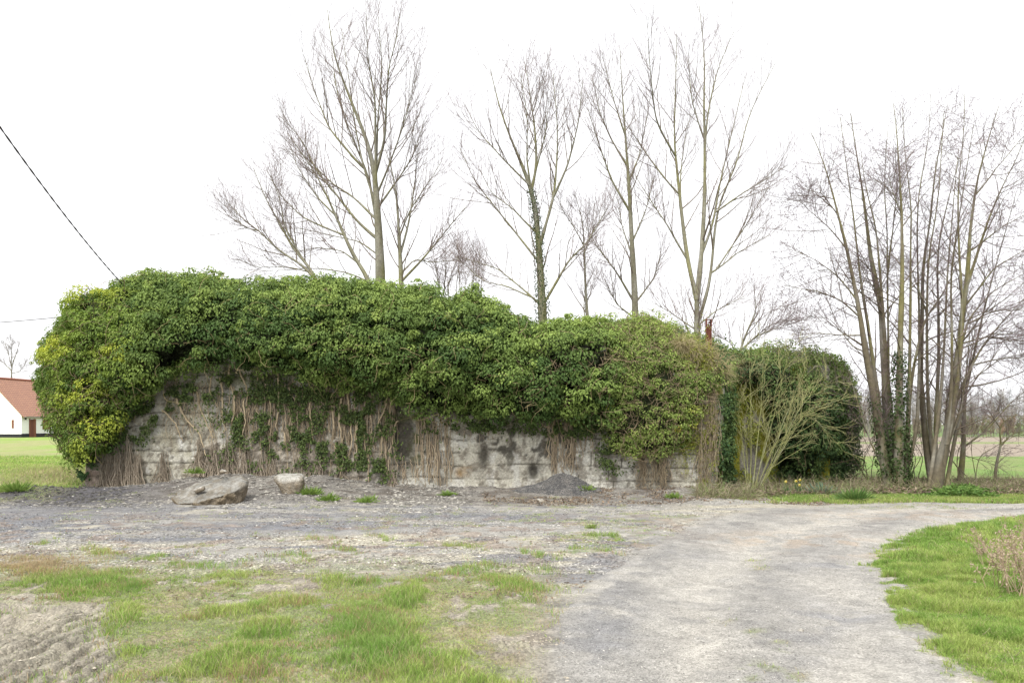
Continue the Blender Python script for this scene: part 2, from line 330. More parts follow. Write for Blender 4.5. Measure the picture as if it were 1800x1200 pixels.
# ------------------------------------------------------------------ tubes and branching
def resample(pts, n):
    pts = np.asarray(pts, float); d = np.concatenate([[0], np.cumsum(np.linalg.norm(np.diff(pts, axis=0), axis=1))])
    t = np.linspace(0, d[-1], n)
    out = np.stack([np.interp(t, d, pts[:, k]) for k in range(3)], 1)
    for _ in range(2): out[1:-1] = .25*out[:-2]+.5*out[1:-1]+.25*out[2:]
    return out
def tubes(groups):
    """groups: list of (pts (N,P,3), rad (N,P), sides, col (N,3)) -> V, F, C"""
    parts = []
    for pts, rad, S, col in groups:
        N, Pn, _ = pts.shape
        if N == 0: continue
        t = nrm(np.gradient(pts, axis=1)); mt = nrm(t.mean(1))
        ref = np.where((np.abs(mt[:, :1]) < .7), np.array([[1., 0, 0]]), np.array([[0, 1., 0]]))[:, None]
        n1 = nrm(np.cross(t, ref)); n2 = np.cross(t, n1)
        a = np.arange(S)*2*math.pi/S
        V = pts[:, :, None]+rad[:, :, None, None]*(n1[:, :, None]*np.cos(a)[None, None, :, None]+n2[:, :, None]*np.sin(a)[None, None, :, None])
        b = (np.arange(N)*Pn*S)[:, None, None]; i = np.arange(Pn-1)[None, :, None]; j = np.arange(S)[None, None]
        q0 = b+i*S+j; q1 = b+i*S+(j+1) % S
        Fc = np.stack([q0, q1, q1+S, q0+S], -1).reshape(-1, 4)
        parts.append((V.reshape(-1, 3), Fc, np.repeat(col, Pn*S, 0)))
    return merge(parts)
def grow(st, dr, L, r0, r1, Pn, wob, trop):
    pts = [st]; d = nrm(dr); step = (L/(Pn-1))[:, None]; trop = np.asarray(trop, float)
    for k in range(Pn-1):
        d = nrm(d+R.normal(size=d.shape)*wob+(trop if trop.shape else np.array([0, 0, float(trop)])))
        pts.append(pts[-1]+d*step)
    pts = np.stack(pts, 1); f = np.linspace(0, 1, Pn)[None]
    return pts, r0[:, None]*(1-f)+r1*f
def spawn(pts, rad, n, t0, t1, ang, Lr, minr=.003, rf=.55, tpow=1., flatY=1., keep=.0):
    """children on each parent; Lr = (lo, hi) absolute lengths, shrunk toward the tip"""
    N, Pn, _ = pts.shape; k = np.repeat(np.arange(N), n); m = len(k)
    t = t0+(t1-t0)*((np.tile(np.arange(n), N)+R.random(m))/n)**tpow
    x = t*(Pn-1); i = np.minimum(x.astype(int), Pn-2); f = (x-i)[:, None]
    pos = pts[k, i]*(1-f)+pts[k, i+1]*f; tan = nrm(pts[k, i+1]-pts[k, i]); r = rad[k, i]*(1-f[:, 0])+rad[k, i+1]*f[:, 0]
    q = R.normal(size=(m, 3)); q[:, 1] *= flatY; q = nrm(q-tan*np.sum(q*tan, -1, keepdims=True))
    a = np.radians(ang*(.7+.6*R.random(m)))[:, None]
    d = tan*np.cos(a)+q*np.sin(a)
    L = (Lr[0]+(Lr[1]-Lr[0])*R.random(m))*(1.15-.75*t)
    return pos, d, L, np.maximum(np.minimum(r*rf, L*.011+.002), minr)
BK = dict(poplar=((.175, .165, .115), (.15, .12, .09), (.17, .125, .12)), alder=((.125, .105, .07), (.125, .10, .07), (.165, .12, .125)), hazel=((.24, .25, .095), (.25, .25, .10), (.27, .26, .12)), far=((.16, .145, .12), (.17, .15, .13), (.19, .165, .155)))
def tree(name, label, Y, limbs, kind='poplar', cat='tree', group=None, n1=13, L1=(1.2, 3.2), n2=6, L2=(.4, 1.3), n3=3, L3=(.2, .6), ang=32, trop=.13, minr=.0041, spread=.35, buds=0, wig=.02, moss=0, ivy=None, n0=16, flat=1., taper=1.3, rk=1.0):
    """limbs: [( [(px,py),...], r_base_px, r_tip_px ), ...]; each limb drifts in depth as it climbs"""
    s = Y/F; lp = []; lr = []
    if kind == 'poplar': n1 = int(n1*1.35); L1 = (L1[0]*1.2, L1[1]*1.3); L2 = (L2[0]*1.4, L2[1]*1.5); n3 = 2; ang = 38; trop = .15; minr = .0038
    base = None
    for li, (pl, r0, r1) in enumerate(limbs):
        pl = np.array(pl, float); rise = np.abs(pl[:, 1]-pl[0, 1])*s
        dy = (R.random()*2-1)*spread*rise*(li > 0)
        if li == 0: dy = dy*0
        p = resample(P(pl[:, 0], pl[:, 1], Y+dy), 22); wv = np.cumsum(R.normal(size=(22, 3)), 0)*wig*(.3+s*12)*(.28 if kind == 'poplar' else .42); wv -= np.linspace(0, 1, 22)[:, None]*wv[-1]*.6
        p += wv*np.linspace(0, 1, 22)[:, None]**.5
        if li > 0:                                        # root the limb on the nearest piece already there
            q_ = np.concatenate(lp); dd_ = (q_[:, 0]-p[0, 0])**2+(q_[:, 2]-p[0, 2])**2; kk_ = np.argmin(dd_)
            if dd_[kk_] < (36*s)**2 and pl[0, 1] < pl0y-25: de_ = q_[kk_]-p[0]; dl_ = de_.copy(); dl_[1] = 0; p = p+dl_*((1-np.linspace(0, 1, 22))**3)[:, None]+np.array([0, de_[1], 0])*((1-np.linspace(0, 1, 22))**.5)[:, None]
        else: pl0y = pl[0, 1]
        f_ = (1-np.linspace(0, 1, 22))**taper; lp.append(p); lr.append(((r1*.5)+(r0*rk*(1. if li == 0 else .72)*(.88 if kind == 'alder' else 1.)-r1*.5)*f_)*s*(1.0+.06*R.normal(size=22)))
        if base is None: base = p[0]
    lp = np.array(lp); lr = np.array(lr)
    o = thing(name, label, cat, base, group)
    kc = BK[kind]
    tc = np.repeat(np.array([kc[0]]), len(lp), 0)*(.85+.3*R.random((len(lp), 1)))
    V, Fc, Cc = tubes([(lp, lr, 8, tc)]); mo = fbm(V[:, 0]*3+V[:, 1]*2, V[:, 2]*1.1, 77); mo2 = fbm(V[:, 0]*9, V[:, 2]*4+V[:, 1]*5, 78)
    Cc = mixc(Cc, (.19, .185, .055), ss(.5, .64, mo)*.5); Cc = mixc(Cc, (.24, .235, .21), ss(.52, .66, mo2)*.5); Cc = Cc*(.75+.5*mo2)[:, None]; mk('trunk', V-base, [Fc], M_bark, o, Cc)
    G = []
    def add(pts, rad, S, c): G.append((pts, rad, S, np.repeat(np.array([c]), len(pts), 0)*(.8+.4*R.random((len(pts), 1)))))
    p1, r1 = grow(*[*spawn(lp, lr, n1, .18, .98, ang, L1, minr*1.3, tpow=.8, flatY=flat)][:4], minr, 6, .09, trop); add(p1, r1, 4, kc[1])
    p2, r2 = grow(*spawn(p1, r1, n2, .15, 1, ang, L2, minr*1.0, flatY=flat), minr*.8, 4, .12, trop); add(p2, r2, 3, kc[2])
    last = p2
    if n3:
        p3, r3 = grow(*spawn(p2, r2, n3, .2, 1, ang, L3, minr*.8, flatY=flat), minr*.6, 3, .12, trop); add(p3, r3, 3, kc[2]); last = p3
    if n0:
        p4, r4 = grow(*spawn(lp, lr, n0, .45, 1, ang, (L2[0]*1.2, L2[1]*1.3), minr, flatY=flat), minr*.8, 4, .12, trop); add(p4, r4, 3, kc[2])
    V, Fc, Cc = tubes(G); parts = [Fc]
    if buds:
        e = np.concatenate([last[:, -1], p1[:, -1]]); e = e[R.random(len(e)) < buds]; e = e+R.normal(size=e.shape)*.02
        oc = np.array([(1, 0, 0), (-1, 0, 0), (0, 1, 0), (0, -1, 0), (0, 0, 1.5), (0, 0, -1.5)])
        bv = e[:, None]+oc[None]*(.005+.006*R.random((len(e), 1, 1)))
        of = np.array([(0, 2, 4), (2, 1, 4), (1, 3, 4), (3, 0, 4), (2, 0, 5), (1, 2, 5), (3, 1, 5), (0, 3, 5)])
        bf = (len(V)+np.arange(len(e))*6)[:, None, None]+of[None]
        V = np.concatenate([V, bv.reshape(-1, 3)]); Cc = np.concatenate([Cc, np.tile((.10, .06, .07), (len(e)*6, 1))]); parts.append(bf.reshape(-1, 3))
    mk('crown', V-base, parts, M_twig, o, Cc)
    if ivy:                                                # ivy sleeve: list of (limb index, t0, t1, thickness)
        Ls = []
        for (li, t0, t1, th) in ivy:
            n = int(4200*(t1-t0)*th/.2); t = t0+(t1-t0)*R.random(n)**1.15; x = t*21; i = np.minimum(x.astype(int), 20); f = (x-i)[:, None]
            c = lp[li, i]*(1-f)+lp[li, i+1]*f; rr = lr[li, i]; q = nrm(R.normal(size=(n, 3))*np.array([1, 1, .25]))
            bump = .6+.8*fbm(c[:, 2]*2.5, np.arctan2(q[:, 1], q[:, 0])*1.2, 5)
            pos = c+q*(rr+th*bump*(.35+.65*R.random(n))*(1.1-.6*(t-t0)/(t1-t0)))[:, None]
            L = .05+.035*R.random(n); cc = np.array([(.045, .07, .022)])*(.6+1.1*R.random((n, 1)))
            Ls.append(leaves_arr(pos-base, nrm(q+R.normal(size=(n, 3))*.4+[0, 0, .4]), R.normal(size=(n, 3))*.5+[0, 0, -1], L, L*.75, cc))
        V, Fc, Cc = merge(Ls); mk('ivy_cover', V, [Fc], M_leaf, o, Cc, smooth=False)
    return o
#PART2
# ------------------------------------------------------------------ the concrete bunker
bunker = thing('bunker', 'long weathered grey concrete bunker wall showing block courses, overgrown by ivy', 'bunker', (WA[0]+WD[0]*7.8, WA[1]+WD[1]*7.8+3, 0))
B0 = np.array(bunker.location)
nu, nv = 680, 120; SX = WL+2.6
S_ = np.linspace(0, SX, nu)[:, None]; Htop = 3.52-.77*ss(WL-2.4, WL-.9, S_)+.12*(fbm(S_*2, S_*0, 299)-.5)
Z_ = -.35+(Htop+.35)*np.linspace(0, 1, nv)[None]; S_ = np.broadcast_to(S_, Z_.shape)
ar = .4; th_ = np.clip((S_-(WL-ar))/(ar*1.2), 0, 1)*math.pi/2; lin = np.minimum(S_, WL-ar); back = np.maximum(S_-(WL-ar)-ar*1.2, 0)
along = lin+ar*np.sin(th_)*(S_ > WL-ar); deep = ar*(1-np.cos(th_))+back
wx = WA[0]+WD[0]*along-WN[0]*deep; wy = WA[1]+WD[1]*along-WN[1]*deep; nox = WN[0]*np.cos(th_)+WD[0]*np.sin(th_); noy = WN[1]*np.cos(th_)+WD[1]*np.sin(th_); wpx = 900+F*wx/wy; wpy = HZ-(Z_-EYE)/wy*F
cN = fbm(S_*1.3, Z_*1.3, 201); cM = fbm(S_*4, Z_*4, 211); cF = fbm(S_*14, Z_*14, 221)
row = Z_/.31+.5*(fbm(S_*.5, Z_*.5, 231)-.5)+.22*(cM-.5); ri = np.floor(row); rf_ = row-ri
cx_ = S_/.72+(ri % 2)*.5+.15*(cM-.5)+_h(ri.astype(np.int64), ri.astype(np.int64)*0, 3)*.5; cf = cx_-np.floor(cx_)
jr = np.exp(-((np.minimum(rf_, 1-rf_)*.31/.018)**2)); jc = np.exp(-((np.minimum(cf, 1-cf)*.72/.013)**2))*ss(.42, .55, cN)*(.15+.85*ss(420, 700, wpx))
jr = jr*ss(.34, .5, fbm(S_*2.2, Z_*3, 241)); joint = np.clip(jr+jc, 0, 1)
blk = _h(np.floor(cx_).astype(np.int64), ri.astype(np.int64), 9)
pit = ss(.60, .74, fbm(S_*9, Z_*9, 251, 3))*ss(.45, .6, cN)
off = .035*(cN-.5)+.02*(cM-.5)+.012*(blk-.5)-.02*joint-.03*pit
mud = ss(345, 375, wpx+20*(cM-.5))*ss(700, 640, wpx)*ss(765, 800, wpy+50*(cM-.5)); off += mud*(.08+.16*(cM-.35)+.06*(cF-.5))
off -= .10*ell(wpx, wpy, 705, 775, 22, 60)+.12*ell(wpx, wpy, 937, 828, 8, 12)
off += .16*ss(1090, 1130, wpx)*ss(870, 700, wpy)*(.5+cN)-.05*ss(345, 360, wpx)*ss(700, 680, wpx)
GWv = np.stack([wx+nox*off, wy+noy*off, Z_], -1)
c = np.empty(S_.shape+(3,)); c[:] = (.41, .39, .325)
c = mixc(c, (.53, .515, .455), ss(.45, .65, cN*.6+cM*.4)); c = c*(.9+.2*blk[..., None])*(.88+.24*cF[..., None])
c = mixc(c, (.30, .27, .185), ss(400, 330, wpx)*ss(.35, .6, cM)*.6)
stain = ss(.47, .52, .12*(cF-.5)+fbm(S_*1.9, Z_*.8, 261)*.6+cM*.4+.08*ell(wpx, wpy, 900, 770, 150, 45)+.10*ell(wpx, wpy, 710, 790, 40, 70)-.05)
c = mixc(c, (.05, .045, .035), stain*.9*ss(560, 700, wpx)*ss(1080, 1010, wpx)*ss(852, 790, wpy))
c = mixc(c, (.13, .11, .085), ss(.5, .62, fbm(S_*6, Z_*5, 263)*.7+cF*.3)*.7); c = mixc(c, (.46, .45, .41), ss(.58, .68, fbm(S_*3.5, Z_*2.5, 265))*.7)
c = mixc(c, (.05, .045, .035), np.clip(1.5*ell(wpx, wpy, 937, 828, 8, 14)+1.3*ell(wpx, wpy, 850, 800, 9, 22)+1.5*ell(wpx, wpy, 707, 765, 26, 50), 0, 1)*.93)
c = mixc(c, (.20, .125, .05), np.clip(ell(wpx, wpy, 808, 832, 9, 12)+ell(wpx, wpy, 822, 822, 6, 10), 0, 1)*ss(.4, .55, cM)*.9)
c = mixc(c, (.62, .61, .57), np.clip(1.5*ell(wpx, wpy, 320, 770, 6, 18), 0, 1)*ss(.35, .5, cM))
c = mixc(c, (.45, .33, .28), np.clip(1.4*ell(wpx, wpy, 160, 830, 16, 26), 0, 1)*ss(.4, .5, cM)*.7)
c = mixc(c, (.10, .11, .025), ss(.42, .6, cM)*np.clip(ell(wpx, wpy, 1000, 735, 300, 16)+ell(wpx, wpy, 735, 770, 14, 40)+ell(wpx, wpy, 430, 660, 90, 20), 0, 1)*.85)
c = mixc(c, (.24, .22, .035), ss(.42, .58, fbm(S_*5, Z_*1.6, 271))*ss(1180, 1215, wpx)*ss(860, 800, wpy)*.9)
c = mixc(c, (.20, .21, .03), ss(.35, .5, fbm(S_*4, Z_*1.3, 275))*ss(WL-.1, WL+.3, S_)*.9)
c = mixc(c, (.075, .068, .05), joint*.9); c = mixc(c, (.12, .105, .08), pit*.6)
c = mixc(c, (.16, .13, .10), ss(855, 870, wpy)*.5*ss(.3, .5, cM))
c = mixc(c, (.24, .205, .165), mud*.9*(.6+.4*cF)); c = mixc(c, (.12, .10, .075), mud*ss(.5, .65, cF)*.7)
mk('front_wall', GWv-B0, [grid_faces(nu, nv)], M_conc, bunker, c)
def wallbox(name, s0, s1, d0, d1, z0, z1, m=M_conc2):      # a block laid along the wall line, d = metres behind its face
    v, f = box_v(s0, s1, d0, d1, z0, z1)
    V = np.stack([WA[0]+WD[0]*v[:, 0]-WN[0]*v[:, 1], WA[1]+WD[1]*v[:, 0]-WN[1]*v[:, 1], v[:, 2]], -1)
    return mk(name, V-B0, [f], m, bunker, smooth=False)
wallbox('body', .02, WL-.14, .45, 9, -.3, 2.5); wallbox('roof', .05, WL-.20, .50, 9.2, 2.501, 2.68)
# set-back annex to the right, with a notch where it meets the main block
nu2, nv2 = 200, 90; X0, X1, YA = 4.7, 8.1, 20.3
xs = np.linspace(X0, X1, nu2)[:, None]; zs = np.linspace(-.2, 3.1, nv2)[None]; xs, zs = np.broadcast_arrays(xs, zs)
o2 = .10*(fbm(xs*1.5, zs*1.5, 301)-.5)+.04*(fbm(xs*6, zs*6, 302)-.5); ap = 900+F*xs/YA; az = HZ-(zs-EYE)/YA*F
c = np.empty(xs.shape+(3,)); c[:] = (.22, .205, .175); c = c*(.7+.6*fbm(xs*5, zs*5, 303)[..., None])
c = mixc(c, (.21, .205, .025), ss(.38, .52, fbm(xs*3.5, zs*1.2, 304)+.12*ell(ap, az, 1300, 700, 30, 90)))
c = mixc(c, (.06, .055, .045), np.clip(1.4*ell(ap, az, 1320, 672, 12, 14), 0, 1))
mk('annex_wall', np.stack([xs, YA-o2, zs], -1)-B0, [grid_faces(nu2, nv2)], M_conc, bunker, c)
boxes('annex', [(X0, X1, YA+.12, 27, -.2, 3.0)], M_conc2, bunker, lambda v: v-B0)

# rusty steel post on the roof: H section with an open bracket plate on top
pb = P(1245.5, 607, 19.3); post = thing('rusty_post', 'rusty brown steel post with an open bracket at its top, standing on the bunker roof', 'post', pb)
hw, hh = .062, .62
boxes('beam', [(-hw, -hw+.012, -.06, .06, -.25, hh-.16), (hw-.012, hw, -.06, .06, -.25, hh-.16), (-hw+.013, hw-.013, -.006, .006, -.25, hh-.16)], M_rust, post)
boxes('bracket', [(-hw-.004, -hw+.014, -.065, .065, hh-.17, hh+.02), (hw-.014, hw+.004, -.065, .065, hh-.17, hh+.02), (-hw+.015, hw-.015, -.05, .05, hh-.005, hh+.012),
    (-.015, .018, -.012, .012, hh-.155, hh-.10), (.0, .03, -.012, .012, hh-.085, hh-.04), (-hw+.015, -.02, -.012, .012, hh-.13, hh-.115)], M_rust, post)

# ------------------------------------------------------------------ ivy
def surface(kn, Yf, nu=260, nt=70, roof=5., rn=18, edgeL=0, edgeR=0, lump=.35, seed=1, rbk=1.1):
    u = np.linspace(kn[0][0], kn[-1][0], nu); K = np.array(kn, float)
    top = np.interp(u, K[:, 0], K[:, 1]); bot = np.interp(u, K[:, 0], K[:, 2]); bul = np.interp(u, K[:, 0], K[:, 3])
    bot = bot+26*(fbm(u*.03, u*0, seed+5)-.5)+20*(fbm(u*.12, u*0, seed+6)-.5); top = top+24*(fbm(u*.045, u*0, seed+7)-.5)
    Yb = Yf(u)
    if edgeL: e = np.clip((u-u[0])/edgeL, 0, 1); Yb = Yb+2.6*(1-np.sqrt(1-(1-e)**2))
    if edgeR: e = np.clip((u[-1]-u)/edgeR, 0, 1); Yb = Yb+2.6*(1-np.sqrt(1-(1-e)**2))
    t = np.linspace(0, 1, nt)[None]; U = u[:, None]
    py = bot[:, None]+(top-bot)[:, None]*t
    prof = np.sin(np.pi*np.clip(t*.93+.02, 0, 1))**.55*(1-.25*t)
    lm = fbm(U*.012+0*t, py*.016, seed, 3)-.5; lm2 = fbm(U*.03+0*t, py*.045, seed+2, 2)-.5
    bub = np.abs(vn(U*.019+0*t, py*.03+U*.004, seed+9)*2-1)**.75*.65+np.abs(vn(U*.045+0*t, py*.06, seed+10)*2-1)**.8*.3
    Y = Yb[:, None]-bul[:, None]*prof-lump*1.7*(bub-.45)*np.minimum(1, bul[:, None])*np.clip(np.minimum(t, 1-t)*6+.25, 0, 1)-lump*1.6*lm*np.minimum(1, bul[:, None])-lump*1.2*lm2*np.minimum(1, bul[:, None])+rbk*t**6
    G = P(np.broadcast_to(U, py.shape), py, Y)
    r = np.linspace(0, 1, rn)[1:]; last = G[:, -1]
    RG = np.stack([np.stack([last[:, 0]*(1+k*roof/last[:, 1]), last[:, 1]+roof*k, last[:, 2]-.1*k-.4*k*k], -1) for k in r], 1)
    return np.concatenate([G, RG], 1), nt/(nt+rn-1)
MAIN = [(196, 512, 800, .5), (215, 500, 745, .9), (240, 492, 708, 1.0), (300, 484, 668, 1.1), (380, 488, 648, 1.15), (430, 501, 640, 1.2), (500, 497, 655, 1.2), (560, 494, 676, 1.2), (640, 497, 682, 1.2),
    (700, 501, 708, 1.15), (740, 503, 724, 1.1), (770, 505, 734, 1.2), (786, 524, 736, 1.2), (800, 526, 736, 1.2), (828, 516, 736, 1.25), (858, 532, 738, 1.2), (895, 560, 738, 1.1), (930, 572, 738, 1.1), (1000, 572, 740, 1.0), (1050, 569, 748, .95), (1085, 570, 775, .9)]
LEFT = [(74, 640, 672, .3), (86, 606, 712, .5), (104, 577, 758, .7), (119, 552, 800, .8), (130, 528, 812, .85), (160, 516, 806, .9), (190, 508, 770, .9), (215, 506, 728, .8), (250, 512, 700, .7)]
RIGHT = [(1070, 569, 775, .7), (1100, 568, 800, .6), (1140, 564, 806, .55), (1165, 572, 802, .5), (1185, 588, 795, .45), (1205, 600, 770, .42), (1226, 616, 740, .38), (1246, 634, 690, .3), (1262, 650, 672, .15)]
def ivy_plant(name, label, kn, Yf, ncl, per, size, colf, core_in=.26, rad=(.2, .44), roofw=.25, leafn=0, group=None, mind=.24, **kw):
    G, tf = surface(kn, Yf, **kw)
    w = np.ones((G.shape[0]-1, G.shape[1]-1)); w[:, int(G.shape[1]*tf):] = roofw
    gm = G[:-1, :-1]; w = w*(.06+.94*ss(.36, .43, fbm(gm[..., 0]*1.5+gm[..., 1]*.7, gm[..., 2]*1.9, 471, 3)))
    o = thing(name, label, 'ivy', G[G.shape[0]//2, 0]); b = np.array(o.location)
    nn = nrm(np.cross(np.gradient(G, axis=0), np.gradient(G, axis=1)))
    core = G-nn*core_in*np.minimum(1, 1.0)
    mk('dark_backing', core-b, [grid_faces(*G.shape[:2])], M_core, o)  # backing sheet behind the leaves, painted dark so gaps read as shaded pockets
    pos, nor, a, t = scatter(G, ncl*3, w); keepi = []; md = (90./ncl if ncl > 1500 else 1)*0+mind      # spread the clumps evenly
    for i in range(len(pos)):
        if len(keepi) >= ncl: break
        if not keepi or np.min(np.sum((pos[keepi]-pos[i])**2, 1)) > md*md: keepi.append(i)
    pos, nor, a, t = pos[keepi], nor[keepi], a[keepi], t[keepi]; ncl = len(keepi)
    rd = rad[0]+(rad[1]-rad[0])*R.random(ncl)**1.4
    ctint = R.random(ncl); n1 = fbm(pos[:, 0]*.7, pos[:, 2]*1.1, 401)
    V1 = dome_leaves(pos-nor*(rd*.15)[:, None], nor, rd, per, size, lambda k, n: colf(pos[k], ctint[k], n1[k], t[k]/tf, n))
    prts = [V1]
    ns = ncl//5; p3_, q3, a3, t3 = scatter(G, ns, w); r3 = .07+.10*R.random(ns)   # sprigs standing proud of the mass
    p3_ = p3_+nrm(q3+[0, 0, .8])*(.12+.16*R.random(ns))[:, None]*min(1, size/.06)
    prts.append(dome_leaves(p3_, q3, r3, per//5, size, lambda k, n: colf(p3_[k], .6+.4*R.random(ns)[k], np.full(n, .6), (t3/tf)[k], n), droop=.3))
    m = leafn or ncl*per//4                                # loose leaves lying deeper, between the clumps
    p2, q2, a2, t2 = scatter(G, m, w); p2 = p2-q2*(.04+.16*R.random(m))[:, None]; L = size*(.8+.6*R.random(m))
    prts.append(leaves_arr(p2, nrm(q2+R.normal(size=(m, 3))*.5), R.normal(size=(m, 3))*.6+[0, 0, -1], L, L*.7, colf(p2, R.random(m)*.5, fbm(p2[:, 0]*.7, p2[:, 2]*1.1, 401), t2/tf, m)*.8))
    V, Fc, Cc = merge(prts)
    mk('foliage', V-b, [Fc], M_leaf, o, Cc, smooth=False)
    return o, G
def mixrow(a, b, m): return np.asarray(a)*(1-m[:, None])+np.asarray(b)*m[:, None]
def px_of(p): return 900+F*p[:, 0]/p[:, 1], HZ-(p[:, 2]-EYE)/p[:, 1]*F
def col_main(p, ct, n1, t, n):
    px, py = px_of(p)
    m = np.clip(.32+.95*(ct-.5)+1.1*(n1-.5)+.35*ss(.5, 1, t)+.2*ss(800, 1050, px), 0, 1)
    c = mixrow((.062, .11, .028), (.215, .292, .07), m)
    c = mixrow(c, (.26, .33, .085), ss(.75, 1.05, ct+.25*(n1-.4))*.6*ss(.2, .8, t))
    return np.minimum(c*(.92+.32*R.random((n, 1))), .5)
def col_left(p, ct, n1, t, n):
    px, py = px_of(p)
    m = np.clip(.3+.6*(ct-.5)+1.0*(n1-.5)+.3*t, 0, 1)*ss(60, 110, px+20*n1)
    c = mixrow((.065, .115, .026), (.22, .30, .05), m)
    yel = np.clip(1.3*ell(px, py, 92, 612, 28, 20)+1.1*ell(px, py, 165, 520, 50, 14)+1.2*ell(px, py, 150, 690, 40, 22)+1.2*ell(px, py, 160, 790, 14, 16)+.9*ell(px, py, 205, 620, 30, 14)+ell(px, py, 175, 745, 40, 20), 0, 1)
    c = mixrow(c, (.36, .40, .05), yel*ss(.25, .6, ct))
    return np.minimum(c*(.92+.32*R.random((n, 1))), .5)
def col_right(p, ct, n1, t, n):
    m = np.clip(.45+.6*(ct-.5)+1.0*(n1-.5)+.4*ss(.5, 1, t), 0, 1)
    c = mixrow((.09, .14, .035), (.27, .345, .085), m); c = mixrow(c, (.30, .29, .03), ss(.93, .99, ct)*ss(.5, .1, t))
    c = mixrow(c, (.27, .21, .12), (R.random(n) < .10)*.8)
    return np.minimum(c*(.92+.32*R.random((n, 1))), .5)
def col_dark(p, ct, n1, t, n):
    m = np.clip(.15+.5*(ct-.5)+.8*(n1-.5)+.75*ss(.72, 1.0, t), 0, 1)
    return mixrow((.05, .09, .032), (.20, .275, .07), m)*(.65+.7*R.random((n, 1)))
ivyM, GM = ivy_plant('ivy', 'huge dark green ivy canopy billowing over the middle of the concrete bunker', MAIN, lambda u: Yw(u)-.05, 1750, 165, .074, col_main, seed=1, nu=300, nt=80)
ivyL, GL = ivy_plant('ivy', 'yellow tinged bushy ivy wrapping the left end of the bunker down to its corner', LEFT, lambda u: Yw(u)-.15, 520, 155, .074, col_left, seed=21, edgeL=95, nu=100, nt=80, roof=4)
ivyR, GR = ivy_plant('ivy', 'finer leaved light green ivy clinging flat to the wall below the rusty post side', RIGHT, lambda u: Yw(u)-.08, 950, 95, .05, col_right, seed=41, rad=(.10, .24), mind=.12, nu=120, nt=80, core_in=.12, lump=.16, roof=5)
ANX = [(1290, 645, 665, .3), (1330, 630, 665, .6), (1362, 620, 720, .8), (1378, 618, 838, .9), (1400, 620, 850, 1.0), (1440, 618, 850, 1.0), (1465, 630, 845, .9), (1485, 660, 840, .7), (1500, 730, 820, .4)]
ivyA, GA = ivy_plant('ivy', 'dark ivy mound rounding the far right end of the bunker beside the bare trees', ANX, lambda u: np.full_like(u, 20.3), 1050, 110, .07, col_dark, core_in=.34, seed=61, edgeR=80, nu=110, nt=90, roof=4)
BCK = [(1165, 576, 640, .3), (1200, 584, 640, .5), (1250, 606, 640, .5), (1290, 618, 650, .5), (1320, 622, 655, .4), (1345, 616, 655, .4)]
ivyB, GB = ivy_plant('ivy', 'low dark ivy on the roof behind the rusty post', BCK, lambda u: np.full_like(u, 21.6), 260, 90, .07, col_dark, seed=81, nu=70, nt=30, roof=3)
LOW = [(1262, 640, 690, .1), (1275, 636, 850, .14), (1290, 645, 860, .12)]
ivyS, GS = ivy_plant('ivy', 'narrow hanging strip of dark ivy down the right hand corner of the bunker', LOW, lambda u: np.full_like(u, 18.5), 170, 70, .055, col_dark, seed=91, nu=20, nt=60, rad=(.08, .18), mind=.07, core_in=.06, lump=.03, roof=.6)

# strands: stems, rootlets and dry tangle that belong to the ivy
def drape(px0, px1, py0, py1, n, r, wav=.05, lean=0, Pn=12, off=(.03, .12), tops=None, frac=(.5, 1)):
    u = px0+(px1-px0)*R.random(n); q = fbm(u*.09, u*0, int(px0)); u = u+30*(q-.5)+R.normal(size=n)*4; a = py0+(R.random(n)-.5)*24+(py1-py0)*.7*R.random(n)*(R.random(n) < .55)
    L = (py1-a)*(frac[0]+(frac[1]-frac[0])*R.random(n))*np.clip(.55+1.6*(fbm(u*.13, u*0, int(px1))-.3), .25, 1)
    t = np.linspace(0, 1, Pn)[None]; X = u[:, None]+lean*t*(R.random(n)-.3)[:, None]
    X = X+np.cumsum(R.normal(size=(n, Pn)), 1)*wav*40*.35
    py = a[:, None]+L[:, None]*t; Y = Yw(X)-off[0]-(off[1]-off[0])*R.random(n)[:, None]-.05*np.cumsum(R.normal(size=(n, Pn)), 1)*.3
    p = P(X, py, np.minimum(Y, Yw(X)-.02))
    return p, np.abs((r*(.6+.8*R.random(n)))[:, None]*np.linspace(1, .55, Pn)[None])
bM = np.array(ivyM.location); bR = np.array(ivyR.location); bL = np.array(ivyL.location)
def strandcol(n, a=(.30, .235, .15), b=(.17, .135, .095)): return mixrow(np.tile(a, (n, 1)), b, R.random(n))
